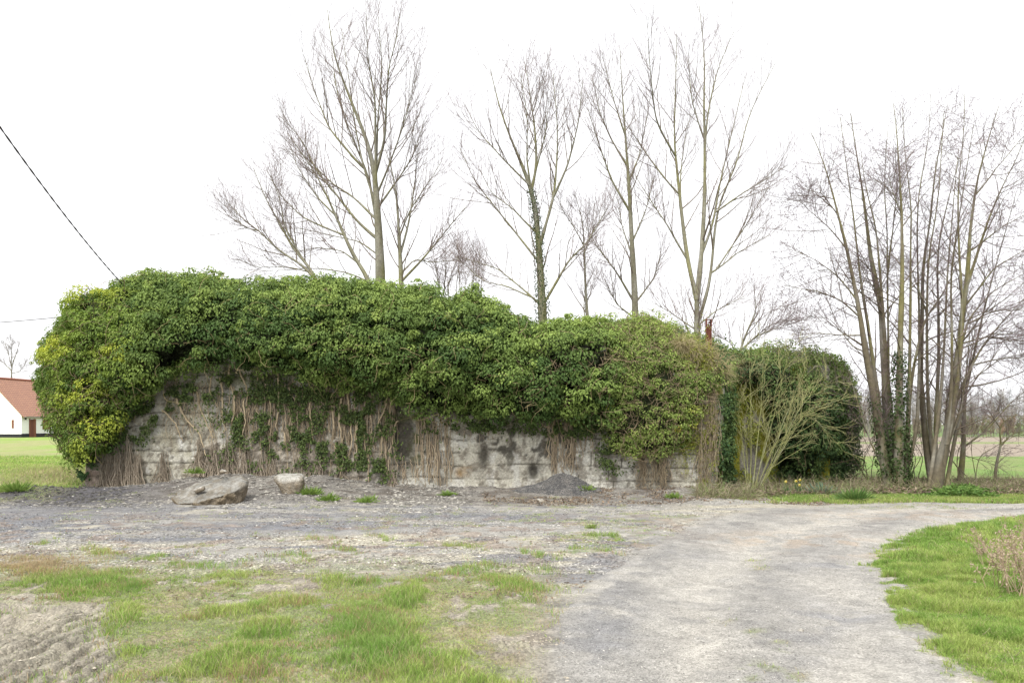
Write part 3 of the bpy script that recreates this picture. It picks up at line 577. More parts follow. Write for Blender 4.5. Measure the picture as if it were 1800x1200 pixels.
# thick pale bare stems, one by one
STEMS = [[(405, 640), (401, 668), (410, 690), (412, 722), (408, 745)], [(417, 638), (424, 660), (432, 672), (440, 690), (438, 720)], [(452, 648), (460, 665), (450, 675), (457, 690), (449, 705), (455, 728)],
    [(456, 650), (468, 675), (476, 705), (478, 730), (472, 752), (480, 762)], [(488, 655), (492, 690), (494, 715), (484, 750)], [(508, 680), (513, 705), (510, 725), (522, 735)], [(520, 680), (524, 700), (519, 722)],
    [(536, 682), (530, 700), (540, 728)], [(548, 685), (550, 730), (556, 755), (553, 778)], [(560, 672), (568, 700), (575, 725), (573, 760)], [(575, 650), (577, 690), (574, 720), (580, 760)],
    [(585, 690), (586, 720), (590, 745), (588, 792), (592, 825)], [(612, 690), (613, 740), (618, 775), (614, 800)], [(622, 660), (636, 690), (646, 700)], [(640, 760), (645, 800), (640, 838)], [(680, 680), (676, 720), (660, 745), (672, 760), (668, 800)],
    [(372, 660), (369, 690), (380, 715)], [(386, 664), (390, 700), (386, 730), (392, 760)], [(430, 700), (436, 740), (430, 770)], [(600, 700), (598, 745), (604, 790), (598, 850)], [(630, 740), (632, 790), (628, 850)], [(655, 760), (650, 810), (655, 850)],
    [(310, 700), (330, 740), (352, 760), (362, 800)], [(285, 720), (310, 740), (322, 775)], [(342, 680), (350, 720), (375, 770)], [(500, 760), (505, 800), (503, 830)], [(590, 780), (600, 820), (610, 850)], [(700, 740), (690, 770), (694, 790)]]
stem_c = strandcol(len(STEMS), (.46, .375, .25), (.32, .255, .165))
for k, s in enumerate(STEMS):
    s = np.array(s, float); p = P(s[:, 0], s[:, 1], Yw(s[:, 0])-.10-.05*R.random(len(s)))
    p = resample(p, 18); p[1:-1] += (np.cumsum(R.normal(size=(18, 3)), 0)*.012)[1:-1]
    V, Fc, Cc = tubes([(p[None], (np.linspace(.027, .014, 18)*(.6+.5*R.random()))[None], 6, stem_c[k:k+1])])
    mk('stem', V-bM, [Fc], M_twig, ivyM, Cc)
G = []
for a in [(480, 600, 665, 800, 60, .013, .10), (365, 480, 690, 790, 40, .011, .14), (590, 680, 690, 850, 60, .012, .08), (735, 790, 735, 862, 90, .011, .10), (960, 1012, 735, 848, 120, .012, .10), (855, 880, 740, 775, 14, .010, .05), (1010, 1050, 740, 800, 24, .010, .08),
          (790, 850, 735, 790, 20, .008, .08), (400, 700, 690, 850, 260, .009, .12), (300, 370, 670, 790, 40, .008, .2), (700, 735, 800, 862, 20, .008, .1)]:
    p, r = drape(*a); G.append((p, r, 4, strandcol(len(p), (.44, .36, .25), (.25, .20, .14))))
V, Fc, Cc = tubes(G); tag(mk('dry_tendrils', V-bM, [Fc], M_twig, ivyM, Cc), 'pale dry tendrils hanging down the wall', kind='stuff')
# matted brown rootlets at the foot of the wall, spreading as they reach the earth
G = []; lumps = []
ROOTC = [(375, 770, 845, 16), (400, 765, 842, 18), (430, 770, 848, 18), (458, 790, 850, 16), (352, 765, 835, 10), (480, 800, 855, 14), (520, 800, 860, 16), (560, 800, 862, 14), (545, 820, 860, 10), (285, 790, 858, 16), (205, 770, 866, 18), (225, 760, 862, 14), (188, 790, 864, 14), (240, 790, 860, 10), (600, 820, 860, 12), (690, 815, 862, 12)]
for (cx, y0, y1, sp) in ROOTC:
    n = 75; u = cx+R.normal(size=n)*sp*.5; a = y0+R.random(n)**.8*(y1-y0)*.75; t = np.linspace(0, 1, 9)[None]
    X = cx+(u-cx)[:, None]*(.55+1.1*t**1.5)+np.cumsum(R.normal(size=(n, 9)), 1)*1.9
    py = a[:, None]+(y1+3-a)[:, None]*t; lumpd = .12*np.exp(-((u-cx)/(sp*.5))**2)
    Y = Yw(X)-.05-lumpd[:, None]-.22*t**2.5*R.random((n, 1))-.05*R.random((n, 1))
    G.append((P(X, py, Y), np.full((n, 9), .007)*(.5+1*R.random((n, 1))), 3, strandcol(n, (.48, .41, .32), (.20, .165, .125))))
    a1 = np.linspace(0, 2*np.pi, 14); vv = []
for (px0, px1, py0, py1, n) in [(1120, 1185, 800, 868, 170), (1222, 1262, 640, 868, 230), (1185, 1225, 690, 800, 120)]:
    p, r = drape(px0, px1, py0, py1, n, .0065, .12, off=(.08, .25), frac=(.3, 1) if px0 != 1222 else (.2, .8)); 
    if px0 == 1222: sh = R.random(len(p))*1.9; p[..., 2] -= (sh*(R.random(len(p)) < .8))[:, None]*.9; p[..., 2] = np.maximum(p[..., 2], .02)
    G.append((p, r, 3, strandcol(len(p), (.40, .33, .22), (.22, .175, .12))))
V, Fc, Cc = tubes(G); tag(mk('rootlets', V-bR, [Fc], M_twig, ivyR, Cc), 'matted brown rootlets at the foot of the wall', kind='stuff')
# twiggy brown tangle showing inside the canopies
def tangle(Gr, n, r, L, o, b, u0=0, u1=1, t1=.8, col=((.26, .20, .12), (.15, .11, .075))):
    w = np.ones((Gr.shape[0]-1, Gr.shape[1]-1)); iu = np.linspace(0, 1, w.shape[0]); w[(iu < u0) | (iu > u1)] = 0; w[:, int(w.shape[1]*t1):] *= .25
    p, q, _, _ = scatter(Gr, n, w); p = p+q*(.02+.14*R.random((n, 1)))
    d = np.cross(q, R.normal(size=(n, 3))); pts, rr = grow(p, d+q*.2, L*(.4+R.random(n)), np.full(n, r), r*.4, 8, .35, -.02)
    V, Fc, Cc = tubes([(pts, rr, 3, strandcol(n, *col))]); tag(mk('bare_twigs', V-b, [Fc], M_twig, o, Cc), kind='stuff')
tangle(GR, 900, .006, .5, ivyR, bR); tangle(GL, 420, .007, .6, ivyL, bL, .1, 1, .6); tangle(GM, 520, .008, .6, ivyM, bM, 0, 1, .45, ((.33, .27, .14), (.22, .18, .09))); tangle(GM, 160, .007, .6, ivyM, bM, .8, 1, .8)
tangle(GA, 110, .007, .7, ivyA, np.array(ivyA.location), .0, 1, .9); 
# small-leaved ivy creeping low on the bare concrete, and the moss curtain at the corner
def creep(o, b, patches, size, ca, cb, name):
    Ls = []
    for (cx, cy, rx, ry, n) in patches:
        x = cx+rx*R.normal(size=n)*.6; y = cy+ry*R.normal(size=n)*.6
        k = fbm(x*.06, y*.06, 431) > (.49 if size == .06 else .42); x = x[k]; y = np.minimum(y[k], 866); m = len(x)
        p = P(x, y, Yw(x)-.08-.16*R.random(m)); L = size*(.7+.6*R.random(m))
        Ls.append(leaves_arr(p-b, nrm(np.array([WN[0], WN[1], .5])+R.normal(size=(m, 3))*.45), R.normal(size=(m, 3))*.6+[0, 0, -1], L, L*.75, mixrow(np.tile(ca, (m, 1)), cb, R.random(m))*(.6+.8*R.random((m, 1)))))
    V, Fc, Cc = merge(Ls); return mk(name, V, [Fc], M_leaf, o, Cc, smooth=False)
creep(ivyM, bM, [(270, 725, 34, 18, 1300), (335, 690, 40, 16, 1500), (395, 672, 40, 16, 1500), (240, 760, 20, 20, 600), (500, 700, 60, 20, 1500), (850, 748, 60, 10, 900), (1000, 755, 60, 12, 1200), (440, 745, 60, 30, 2600), (520, 780, 60, 40, 3000), (560, 720, 50, 30, 1200), (640, 720, 40, 40, 2400), (610, 790, 60, 40, 2600), (650, 830, 30, 24, 900), (430, 800, 50, 30, 900), (770, 760, 20, 14, 300), (680, 790, 20, 50, 600), (1080, 800, 26, 24, 900), (470, 680, 60, 26, 900), (570, 690, 60, 16, 1000)], .06, (.045, .07, .025), (.13, .18, .05), 'creeping_leaves')
creep(ivyR, bR, [(1215, 700, 14, 80, 4200), (1240, 700, 14, 80, 5200), (1255, 760, 8, 70, 1500), (1205, 775, 20, 12, 1200), (1190, 760, 30, 40, 1200), (1245, 850, 14, 12, 400)], .03, (.27, .27, .04), (.14, .18, .035), 'moss_curtain')
creep(ivyL, bL, [(147, 820, 7, 38, 2600), (158, 790, 12, 26, 700)], .06, (.03, .07, .025), (.08, .14, .045), 'creeping_leaves')
creep(ivyS, np.array(ivyS.location), [(1272, 740, 12, 100, 1600)], .05, (.035, .08, .03), (.10, .15, .045), 'creeping_leaves')
# dry grass and moss hanging over the rounded top corner
n = 2600; u = 1190+80*R.random(n); st = P(u, np.interp(u, [1190, 1215, 1240, 1262, 1272], [600, 612, 622, 640, 655])+3, Yw(np.minimum(u, 1258))+.05+.6*R.random(n)**2)
pts, rr = grow(st, R.normal(size=(n, 3))*.6+[0, -.6, .25], .15+.45*R.random(n), np.full(n, .0045), .002, 8, .22, (0, -.03, -.16))
V, Fc, Cc = tubes([(pts, rr, 3, strandcol(n, (.45, .37, .23), (.26, .24, .10)))]); tag(mk('dry_fringe', V-bR, [Fc], M_twig, ivyR, Cc), 'dry straw fringe hanging over the bunker corner', kind='stuff')
n = 1500; u = 1285+70*R.random(n); st = P(u, 648+.12*(u-1285), 20.2+.4*R.random(n)); bA = np.array(ivyA.location)
pts, rr = grow(st, R.normal(size=(n, 3))*.6+[0, -.6, .3], .2+.5*R.random(n), np.full(n, .005), .002, 8, .22, (0, -.03, -.16))
V, Fc, Cc = tubes([(pts, rr, 3, strandcol(n, (.38, .32, .20), (.24, .24, .09)))]); tag(mk('dry_fringe', V-bA, [Fc], M_twig, ivyA, Cc), kind='stuff')
n = 9000; x = 5.0+1.75*R.random(n); z = .1+2.8*R.random(n); kk = fbm(x*3, z*1.3, 441) > .45; x, z = x[kk], z[kk]; m = len(x); L = .03+.03*R.random(m)
V, Fc, Cc = leaves_arr(np.stack([x, np.full(m, 20.22)-.08*R.random(m), z], -1)-bA, nrm(R.normal(size=(m, 3))*.5+[0, -1, .3]), R.normal(size=(m, 3))*.5+[0, 0, -1], L, L*.8, mixrow(np.tile((.30, .31, .04), (m, 1)), (.15, .20, .045), R.random(m))); mk('moss_curtain', V, [Fc], M_leaf, ivyA, Cc, smooth=False)
#PART3
# ------------------------------------------------------------------ fallen concrete, heaps, stones
def rock(name, label, cat, hull, loc, rough, seed, sub=4, cr=((.30, .285, .23), (.38, .36, .31)), flatten=0):
    bm = bmesh.new()
    for p in hull: bm.verts.new(p)
    bmesh.ops.convex_hull(bm, input=list(bm.verts))
    sz_ = max(max(abs(q) for q in p) for p in hull)
    for v_ in [v_ for v_ in bm.verts if not v_.link_faces]: bm.verts.remove(v_)
    bmesh.ops.bevel(bm, geom=list(bm.edges), offset=.05*sz_, segments=2, affect='EDGES', clamp_overlap=True)
    bmesh.ops.triangulate(bm, faces=list(bm.faces))
    for _ in range(sub): 
        long = [e for e in bm.edges if e.calc_length() > max(.035, sz_*.05)]
        if long: bmesh.ops.subdivide_edges(bm, edges=long, cuts=1); bmesh.ops.triangulate(bm, faces=[f for f in bm.faces if len(f.verts) > 3])
    for _ in range(3): bmesh.ops.smooth_vert(bm, verts=list(bm.verts), factor=.4, use_axis_x=True, use_axis_y=True, use_axis_z=True)
    bm.normal_update(); me = bpy.data.meshes.new(name)
    co = np.array([v.co[:] for v in bm.verts]); no = np.array([v.normal[:] for v in bm.verts])
    a = fbm(co[:, 0]*3+co[:, 2]*2, co[:, 1]*3-co[:, 2], seed)-.5; b = fbm(co[:, 0]*11+co[:, 2]*7, co[:, 1]*11-co[:, 2]*9, seed+3)-.5
    side = 1-np.clip(no[:, 2], 0, 1)
    co = co+no*(rough*a*1.2+rough*.6*b*(1+2.2*side))[:, None]
    for v, c_ in zip(bm.verts, co): v.co = c_
    bm.to_mesh(me); bm.free()
    at = me.color_attributes.new('Col', 'FLOAT_COLOR', 'POINT'); cc = np.ones((len(co), 4))
    base = mixrow(np.tile(cr[0], (len(co), 1)), cr[1], ss(.35, .65, a+.5)); base = mixrow(base, (.13, .11, .08), ss(.5, .62, b+.5)*.6)
    base = mixrow(base, (.16, .12, .07), side*ss(.2, -.0, co[:, 2])*.7); cc[:, :3] = base
    at.data.foreach_set('color', cc.astype(np.float32).ravel()); me.materials.append(M_rock)
    for p in me.polygons: p.use_smooth = True
    o = bpy.data.objects.new(name, me); C.objects.link(o); o.location = loc
    return tag(o, label, cat)
a = np.linspace(0, 2*np.pi, 19)[:-1]; rj = 1+.13*R.normal(size=18)
top = [(.72*q*math.cos(t)+.08*math.sin(t), .72*q*math.sin(t), .06+.26*math.sin(t)+.10*math.cos(t+.6)+.03*R.normal()) for t, q in zip(a, rj)]+[(.1, .2, .20), (-.2, 0, .10)]
low = [(.66*q*math.cos(t+.1), .62*q*math.sin(t), -.26+.10*math.sin(t)) for t, q in zip(a, rj)]
rock('concrete_slab', 'large flat tilted slab of grey broken concrete lying at the front of the bank', 'rubble', top+low, (-6.05, 15.9, .21), .07, 511, cr=((.15, .145, .13), (.23, .222, .20)))
rock('concrete_block', 'pale angular block of broken concrete with a flat top resting against the bank', 'rubble', [(-.31, -.05, .17), (-.24, .28, .21), (.22, .3, .20), (.31, .05, .17), (.31, -.12, .11), (-.10, -.16, -.22), (.06, -.2, -.25), (.30, -.1, -.18), (.26, .22, -.25), (-.18, .2, -.22), (-.30, -.1, .12), (-.14, -.22, .02)], (-4.76, 17.0, .33), .03, 521, cr=((.25, .245, .22), (.33, .32, .29)))
for (px, py, s, sd, lb) in [(393, 828, .07, 1, 'small pale stone lying on top of the large flat slab'), (350, 862, .085, 2, 'small light stone lying in the middle of the tilted slab'), (953, 876, .09, 3, 'pale stone lying at the foot of the dark gravel heap'), (585, 862, .10, 4, 'brown grey stone in the earth between the block and the wall'),
        (1408, 1097, .03, 5, 'tiny white stone on the gravel road'), (615, 872, .07, 6, 'grey cobble on the bank to the right of the concrete block'), (560, 872, .06, 7, 'flat grey stone just right of the concrete block base')]:
    Y = {1: 16.3, 2: 15.6}.get(sd, F*EYE/(py-HZ)*.97 if sd in (3, 5) else 16.8)
    p = P(px, py, Y); h = float(height(p[0], p[1])); z = p[2] if sd in (1, 2) else h+s*.2
    rock('stone', lb, 'stone', [tuple(R.normal(size=3)/1.6*s*np.array([1.2, 1, .7])) for _ in range(14)], (p[0], p[1], z), s*.25, 530+sd, 1, cr=((.36, .35, .32), (.45, .44, .41)))
def stones(X, Y, Z, s, col, name, label=None, parent=None, kind='stuff', base=None):
    n = len(X); oc = np.array([(1, 0, 0), (0, 1, 0), (-1, 0, 0), (0, -1, 0), (0, 0, .7), (0, 0, -.7)], float)
    of = np.array([(0, 1, 4), (1, 2, 4), (2, 3, 4), (3, 0, 4), (1, 0, 5), (2, 1, 5), (3, 2, 5), (0, 3, 5)])
    a = R.random(n)*6.28; v = oc[None]*(.65+.7*R.random((n, 6, 1)))*s[:, None, None]*np.stack([1+.4*R.random(n), np.ones(n), .6+.3*R.random(n)], -1)[:, None]
    ca, sa = np.cos(a)[:, None], np.sin(a)[:, None]
    V = np.stack([v[..., 0]*ca-v[..., 1]*sa+X[:, None], v[..., 0]*sa+v[..., 1]*ca+Y[:, None], v[..., 2]+Z[:, None]+s[:, None]*.15], -1)
    if base is not None: V = V-base
    f = (np.arange(n)*6)[:, None, None]+of[None]
    return tag(mk(name, V.reshape(-1, 3), [f.reshape(-1, 3)], M_stone, parent, np.repeat(col, 6, 0), smooth=False), label, kind=kind)
def rnd_ground(n, px0, px1, py0, py1, pw=1.):
    px = px0+(px1-px0)*R.random(n); py = py0+(py1-py0)*R.random(n)**pw; Y = F*EYE/(py-HZ); return (px-900)/F*Y, Y
# rubble and clods on the bank
n = 11000; s_ = -.5+11*R.random(n); d_ = .1+4.6*R.random(n)**1.3; X = WA[0]+WD[0]*s_+WN[0]*d_; Y = WA[1]+WD[1]*s_+WN[1]*d_; kk = fbm(X*1.7, Y*1.7, 651) > .45; X, Y = X[kk], Y[kk]; n = len(X)
stones(X, Y, height(X, Y), .012+.04*R.random(n)**4, mixrow(np.tile((.11, .105, .095), (n, 1)), (.36, .34, .30), R.random(n)**2)*(1-.7*np.clip(1.5*ell(*pxy(X, Y), 120, 871, 120, 17), 0, 1))[:, None], 'bank_rubble')
# dark gravel heap leaning against the wall
hc = np.array([(982-900)/F*17.95, 17.95]); heap = thing('gravel_heap', 'dark grey heap of fine gravel and ash piled against the bunker wall', 'gravel heap', (*hc, 0))
gx = np.linspace(-1.7, 1.5, 140)[:, None]; gy = np.linspace(-1.0, .9, 90)[None]; gx, gy = np.broadcast_arrays(gx, gy)
def heapz(x, y): return (.22*np.exp(-((x-.05)/.34)**2-((y-.35)/.5)**2)+.10*np.exp(-((x-.5)/.3)**2-((y-.4)/.3)**2))*(.8+.4*fbm(x*5, y*5, 605))+.25*np.exp(-(x/1.0)**2-((y-.15)/.55)**2)+.05*(fbm(x*4, y*4, 601)-.5)-.035-.06*ss(.8, 1.7, np.abs(x))
hz = heapz(gx, gy)+height(gx+hc[0], gy+hc[1])*.6
cc = mixrow(np.tile((.075, .073, .072), (gx.size, 1)), (.14, .13, .12), ss(.4, .6, fbm(gx*5, gy*5, 603).ravel()))
mk('heap_body', np.stack([gx, gy, hz], -1), [grid_faces(*gx.shape)], M_ground, heap, cc)
n = 9000; x = R.normal(size=n)*.62; y = R.normal(size=n)*.42+.0; k = (np.abs(x) < 1.5) & (np.abs(y-.0) < .85); x, y = x[k], y[k]
stones(x, y, heapz(x, y)+height(x+hc[0], y+hc[1])*.6, .006+.011*R.random(len(x))**2, mixrow(np.tile((.06, .06, .062), (len(x), 1)), (.28, .27, .25), R.random(len(x))**3), 'gravel', parent=heap)
# loose gravel
X1_, Y1_ = rnd_ground(95000, 880, 1850, 880, 1205); m = is_road(X1_, Y1_) & (fbm(X1_*1.3, Y1_*.8, 611) > .36+.0*R.random(len(X1_)))
X1_, Y1_ = X1_[m], Y1_[m]; n = len(X1_)
stones(X1_, Y1_, height(X1_, Y1_), (.0025+.0055*R.random(n)**3)*np.maximum(1, Y1_/9), mixrow(ground_colour(X1_, Y1_)*(.5+.85*R.random((n, 1))), (.48, .46, .42), (R.random(n) > .985)*1.), 'loose_road_gravel')
X2, Y2 = rnd_ground(90000, -50, 1300, 848, 1010, 1.2); s_, d_ = wall_sd(X2, Y2); px, py = pxy(X2, Y2)
m = ~is_road(X2, Y2) & (d_ > .05) & (fbm(X2*1.1, Y2*1.9, 621) > .40); X2, Y2 = X2[m], Y2[m]; n = len(X2); px, py = pxy(X2, Y2)
dk = np.clip(ss(300, 150, px)*ss(905, 880, py)+.3, 0, 1)*(R.random(n) < .8)
stones(X2, Y2, height(X2, Y2), .005+.017*R.random(n)**2.5, mixrow(ground_colour(X2, Y2)*(.45+1.0*R.random((n, 1))), (.50, .48, .43), (R.random(n) > .985)*1.), 'yard_gravel')
X3, Y3 = rnd_ground(16000, -50, 1000, 1000, 1205); m = (fbm(X3*1.7, Y3*1.7, 631) > .5) & (grass_density(X3, Y3) < .3); X3, Y3 = X3[m], Y3[m]; n = len(X3)
stones(X3, Y3, height(X3, Y3), .003+.010*R.random(n)**3, mixrow(np.tile((.20, .17, .13), (n, 1)), (.42, .38, .31), R.random(n)), 'soil_crumbs')

# ------------------------------------------------------------------ grass and litter
def blades(X, Y, h, wd, col, lean=.5, seg=2):
    n = len(X); Z = height(X, Y)-.01; a = R.random(n)*6.28; l = lean*(.3+R.random(n)); b = R.random(n)*6.28
    dx, dy = np.cos(a)*l*h, np.sin(a)*l*h; sx, sy = np.cos(b)*wd*.5, np.sin(b)*wd*.5
    P0 = np.stack([X, Y, Z], -1); S = np.stack([sx, sy, 0*sx], -1)
    P1 = P0+np.stack([dx*.35, dy*.35, h*.55], -1); P2 = P0+np.stack([dx, dy, h*(1-.25*l)], -1)
    V = np.stack([P0-S, P0+S, P1-S*.8, P1+S*.8, P2], 1); b0 = (np.arange(n)*5)[:, None]
    return V.reshape(-1, 3), b0+np.array([[0, 1, 3, 2]]), b0+np.array([[2, 3, 4]]), np.repeat(col, 5, 0)
def grass(name, X, Y, h, wd, col, lean=.5, label=None):
    V, q, t, c_ = blades(X, Y, h, wd, col, lean); return tag(mk(name, V, [q, t], M_grass, None, c_, smooth=False), label, kind='stuff')
def gcol(X, Y, dry=.12, seed=701):
    n = len(X); a = .5*fbm(X*1.2, Y*1.2, seed)+.5*fbm(X*5, Y*5, seed+1); c_ = mixrow(np.tile((.195, .325, .062), (n, 1)), (.34, .42, .115), np.clip(ss(.35, .65, a)+.5*(R.random(n)-.5), 0, 1))
    return mixrow(c_, (.42, .35, .21), (R.random(n) < dry)*1.)*(.6+.75*R.random((n, 1)))
def field_pts(n, px0, px1, Ya, Yb, dens):
    Y = Ya+(Yb-Ya)*R.random(n); X = ((px0-900)+(px1-px0)*R.random(n))/F*Y; m = R.random(n) < dens(X, Y)*Y/Yb; return X[m], Y[m]
# foreground patches
X, Y = field_pts(620000, -60, 1100, 4.55, 11.5, grass_density); n = len(X); tall = ss(.45, .68, fbm(X*2.1, Y*2.1, 711, 3))
pxx, pyy = pxy(X, Y)
tall = np.clip(tall*.8+.9*ell(pxx, pyy, 650, 1120, 70, 60)+.7*ell(pxx, pyy, 235, 1030, 22, 12)+.6*ell(pxx, pyy, 215, 1075, 30, 14)+.6*ell(pxx, pyy, 170, 1130, 26, 20)+.5*ell(pxx, pyy, 450, 1160, 80, 40), 0, 1)
h = (.022+.085*tall)*(.5+.8*R.random(n)); cl_ = gcol(X, Y, .16)
cl_ = mixrow(cl_, (.14, .28, .055), np.clip(ell(pxx, pyy, 650, 1120, 80, 70)+ell(pxx, pyy, 235, 1030, 25, 15), 0, 1)*.55)
cl_ = mixrow(cl_, (.40, .27, .17), (R.random(n) < .3*ss(.5, .6, fbm(X*3, Y*3, 719)))*1.)
cl_ = mixrow(cl_, (.42, .28, .17), ell(pxx, pyy, 60, 1000, 90, 16)*(R.random(n) < .75)*.9)
grass('short_grass', X, Y, h, .0022+.003*R.random(n), cl_, .65, 'patchy short grass in the muddy foreground')
X, Y = field_pts(60000, -60, 260, 8.6, 10.2, lambda x, y: .9*np.clip(1.3*ell(*pxy(x, y), 50, 1000, 90, 15), 0, 1)*ss(.38, .6, fbm(x*4, y*4, 715))); n = len(X)
grass('dry_grass', X, Y, .03+.05*R.random(n), .004*np.ones(n), mixrow(np.tile((.40, .28, .17), (n, 1)), (.36, .33, .19), R.random(n)), 1.0)
# road tufts and the yard's thin growth
X, Y = field_pts(150000, 850, 1760, 4.6, 17.5, lambda x, y: grass_density(x, y)*is_road(x, y)); n = len(X)
grass('track_grass', X, Y, .015+.035*R.random(n), .003+.0003*Y, gcol(X, Y, .3)*.95, .8)
X, Y = field_pts(160000, -60, 1300, 10.5, 18.6, lambda x, y: grass_density(x, y)*~is_road(x, y)); n = len(X)
grass('yard_grass', X, Y, .012+.03*R.random(n), .006+.004*R.random(n), gcol(X, Y, .25), .8)
# lush right verge
def vd(x, y): return ss(.1, .9, verge_soft(x, y)+.5*(fbm(x*8, y*8, 723)-.5))**1.3*(.65+.35*ss(.35, .55, fbm(x*2, y*2, 721)))
X, Y = field_pts(520000, 1480, 1860, 4.55, 9.5, vd); n = len(X); tl = ss(.42, .66, fbm(X*3.2, Y*3.2, 731, 3))
grass('verge_grass', X, Y, (.03+.065*tl)*(.2+.8*ss(.3, .95, verge_soft(X, Y)))*(.5+.8*R.random(n)), .0025+.003*R.random(n), gcol(X, Y, .07, 741), .6, 'lush grass on the right hand verge')
X, Y = field_pts(260000, 1480, 1860, 9.3, 15.2, vd); n = len(X); tl = ss(.42, .66, fbm(X*3.2, Y*3.2, 731, 3))
grass('verge_grass', X, Y, (.04+.07*tl)*(.3+.7*ss(.3, .95, verge_soft(X, Y)))*(.5+.8*R.random(n)), .005+.003*R.random(n), gcol(X, Y, .07, 741), .6, 'lush grass on the far part of the right hand verge')
X, Y = field_pts(150000, 1850, 3600, 4.6, 15, vd); n = len(X)
grass('verge_grass', X, Y, .05+.07*R.random(n), .008+.005*R.random(n), gcol(X, Y, .07, 741), .6, 'lush grass continuing along the verge')
X, Y = field_pts(60000, -1200, -50, 5, 12, lambda x, y: .6+.4*fbm(x*2, y*2, 717)); n = len(X)
grass('short_grass', X, Y, .03+.06*R.random(n), .007+.004*R.random(n), gcol(X, Y, .16), .6)
# strip beyond the road, under the trees
X, Y = field_pts(220000, 1280, 1900, 15.9, 20.2, lambda x, y: np.maximum(grass_density(x, y), .25*(y > 17)*ss(1400, 1500, pxy(x, y)[0]))*(~is_road(x, y))); n = len(X)
grass('strip_grass', X, Y, .04+.07*R.random(n), .008+.005*R.random(n), gcol(X, Y, .15, 751)*.95, .6)
# rough meadow on the left
def mdn(x, y):
    px, py = pxy(x, y); return mead(x, y)*(px < 190)*ss(42, 22, y)
X, Y = field_pts(200000, -60, 170, 15, 40, mdn); n = len(X); dz = np.clip(ell(*pxy(X, Y), 90, 838, 80, 14), 0, 1)
cl_ = gcol(X, Y, .15, 761)*1.15; cl_ = mixrow(cl_, (.42, .34, .21), dz*(R.random(n) < .6))
grass('meadow_grass', X, Y, (.05+.07*R.random(n))*(1+1.8*dz*R.random(n)), .008+.0004*Y, cl_, .6, 'rough meadow grass left of the bunker')
# brown litter, brambles and dead stems
def litter(name, X, Y, s, cols_, up=.02):
    n = len(X); p = np.stack([X, Y, height(X, Y)+up*R.random(n)], -1); L = s*(.5+R.random(n))
    c_ = np.array(cols_)[R.integers(0, len(cols_), n)]*(.7+.6*R.random((n, 1)))
    V, Fc, Cc = leaves_arr(p, nrm(R.normal(size=(n, 3))*.5+[0, 0, 1]), R.normal(size=(n, 3)), L, L*.6, c_); return tag(mk(name, V, [Fc], M_leaf, None, Cc, smooth=False), kind='stuff')
BR = [(.24, .18, .125), (.20, .145, .105), (.31, .25, .18), (.15, .12, .09)]
X, Y = field_pts(15000, 850, 1500, 15.8, 18.6, lambda x, y: .7*(wall_sd(x, y)[1] > .1)*ss(.42, .55, fbm(x*1.5, y*1.5, 771))*(~is_road(x, y))); litter('leaf_litter', X, Y, .05, BR)
X, Y = rnd_ground(7000, 0, 1250, 905, 1060); m = (fbm(X*1.4, Y*2, 781) > .52) & ~is_road(X, Y); litter('leaf_litter', X[m], Y[m], .028, BR, .01)
X, Y = rnd_ground(26000, 1270, 1850, 845, 872); litter('leaf_litter', X, Y, .06, BR+[(.12, .16, .05)], .12)
def strands(name, label, X, Y, L, r, cols_, up=.9, wob=.3, trop=-.08, cat=None, kind='stuff'):
    n = len(X); st = np.stack([X, Y, height(X, Y)-.02], -1); d = R.normal(size=(n, 3))*[1, 1, .2]+[0, 0, up]
    pts, rr = grow(st, d, L, np.full(n, r), r*.4, 8, wob, trop); pts[..., 2] = np.maximum(pts[..., 2], height(pts[..., 0], pts[..., 1])+.005)
    V, Fc, Cc = tubes([(pts, rr, 3, np.array(cols_)[R.integers(0, len(cols_), n)]*(.75+.5*R.random((n, 1))))])
    return tag(mk(name, V, [Fc], M_twig, None, Cc), label, cat, kind=kind)
DR = [(.26, .21, .14), (.20, .155, .11), (.32, .28, .19), (.15, .13, .08), (.19, .22, .08), (.16, .21, .07)]
def ubx(n, px0, px1, Ya, Yb):
    Y = Ya+(Yb-Ya)*R.random(n); return ((px0-900)+(px1-px0)*R.random(n))/F*Y, Y
X, Y = ubx(4200, 1265, 1530, 17.6, 19.9); strands('bramble', 'low tangled brown bramble at the foot of the annex', X, Y, .15+.42*R.random(len(X)), .0045, DR)
X, Y = ubx(5200, 1490, 1860, 18.3, 21.2); strands('bramble', 'dry brown bramble under the bare trees', X, Y, .15+.45*R.random(len(X)), .0045, DR)
X, Y = ubx(1500, 1225, 1330, 16.8, 18.0); strands('bramble', 'dry twigs at the corner', X, Y, .2+.3*R.random(len(X)), .004, DR)
X, Y = ubx(3000, 1600, 1760, 17.2, 18.6); n = len(X); p = np.stack([X, Y, height(X, Y)+.02+.22*R.random(n)*np.clip(ell(*pxy(X, Y), 1690, 870, 50, 12), 0, 1)], -1)
L = .05+.05*R.random(n); V, Fc, Cc = leaves_arr(p, nrm(R.normal(size=(n, 3))*.6+[0, 0, 1]), R.normal(size=(n, 3)), L, L*.6, mixrow(np.tile((.07, .15, .03), (n, 1)), (.16, .25, .06), R.random(n))); tag(mk('nettle_patch', V, [Fc], M_leaf, None, Cc, smooth=False), kind='stuff')
# low dead stalks and leaves scattered through the verge and the meadow edge
X, Y = field_pts(1500, 1560, 1850, 4.8, 13, vd); strands('dead_stalks', None, X, Y, .05+.1*R.random(len(X)), .0018, [(.42, .35, .24), (.33, .26, .18)], .6, .2, 0)
X, Y = field_pts(700, -40, 170, 16.5, 22, mdn); strands('dead_stalks', None, X, Y, .2+.35*R.random(len(X)), .003, [(.42, .36, .24), (.33, .26, .17)], 1.2, .12, 0)
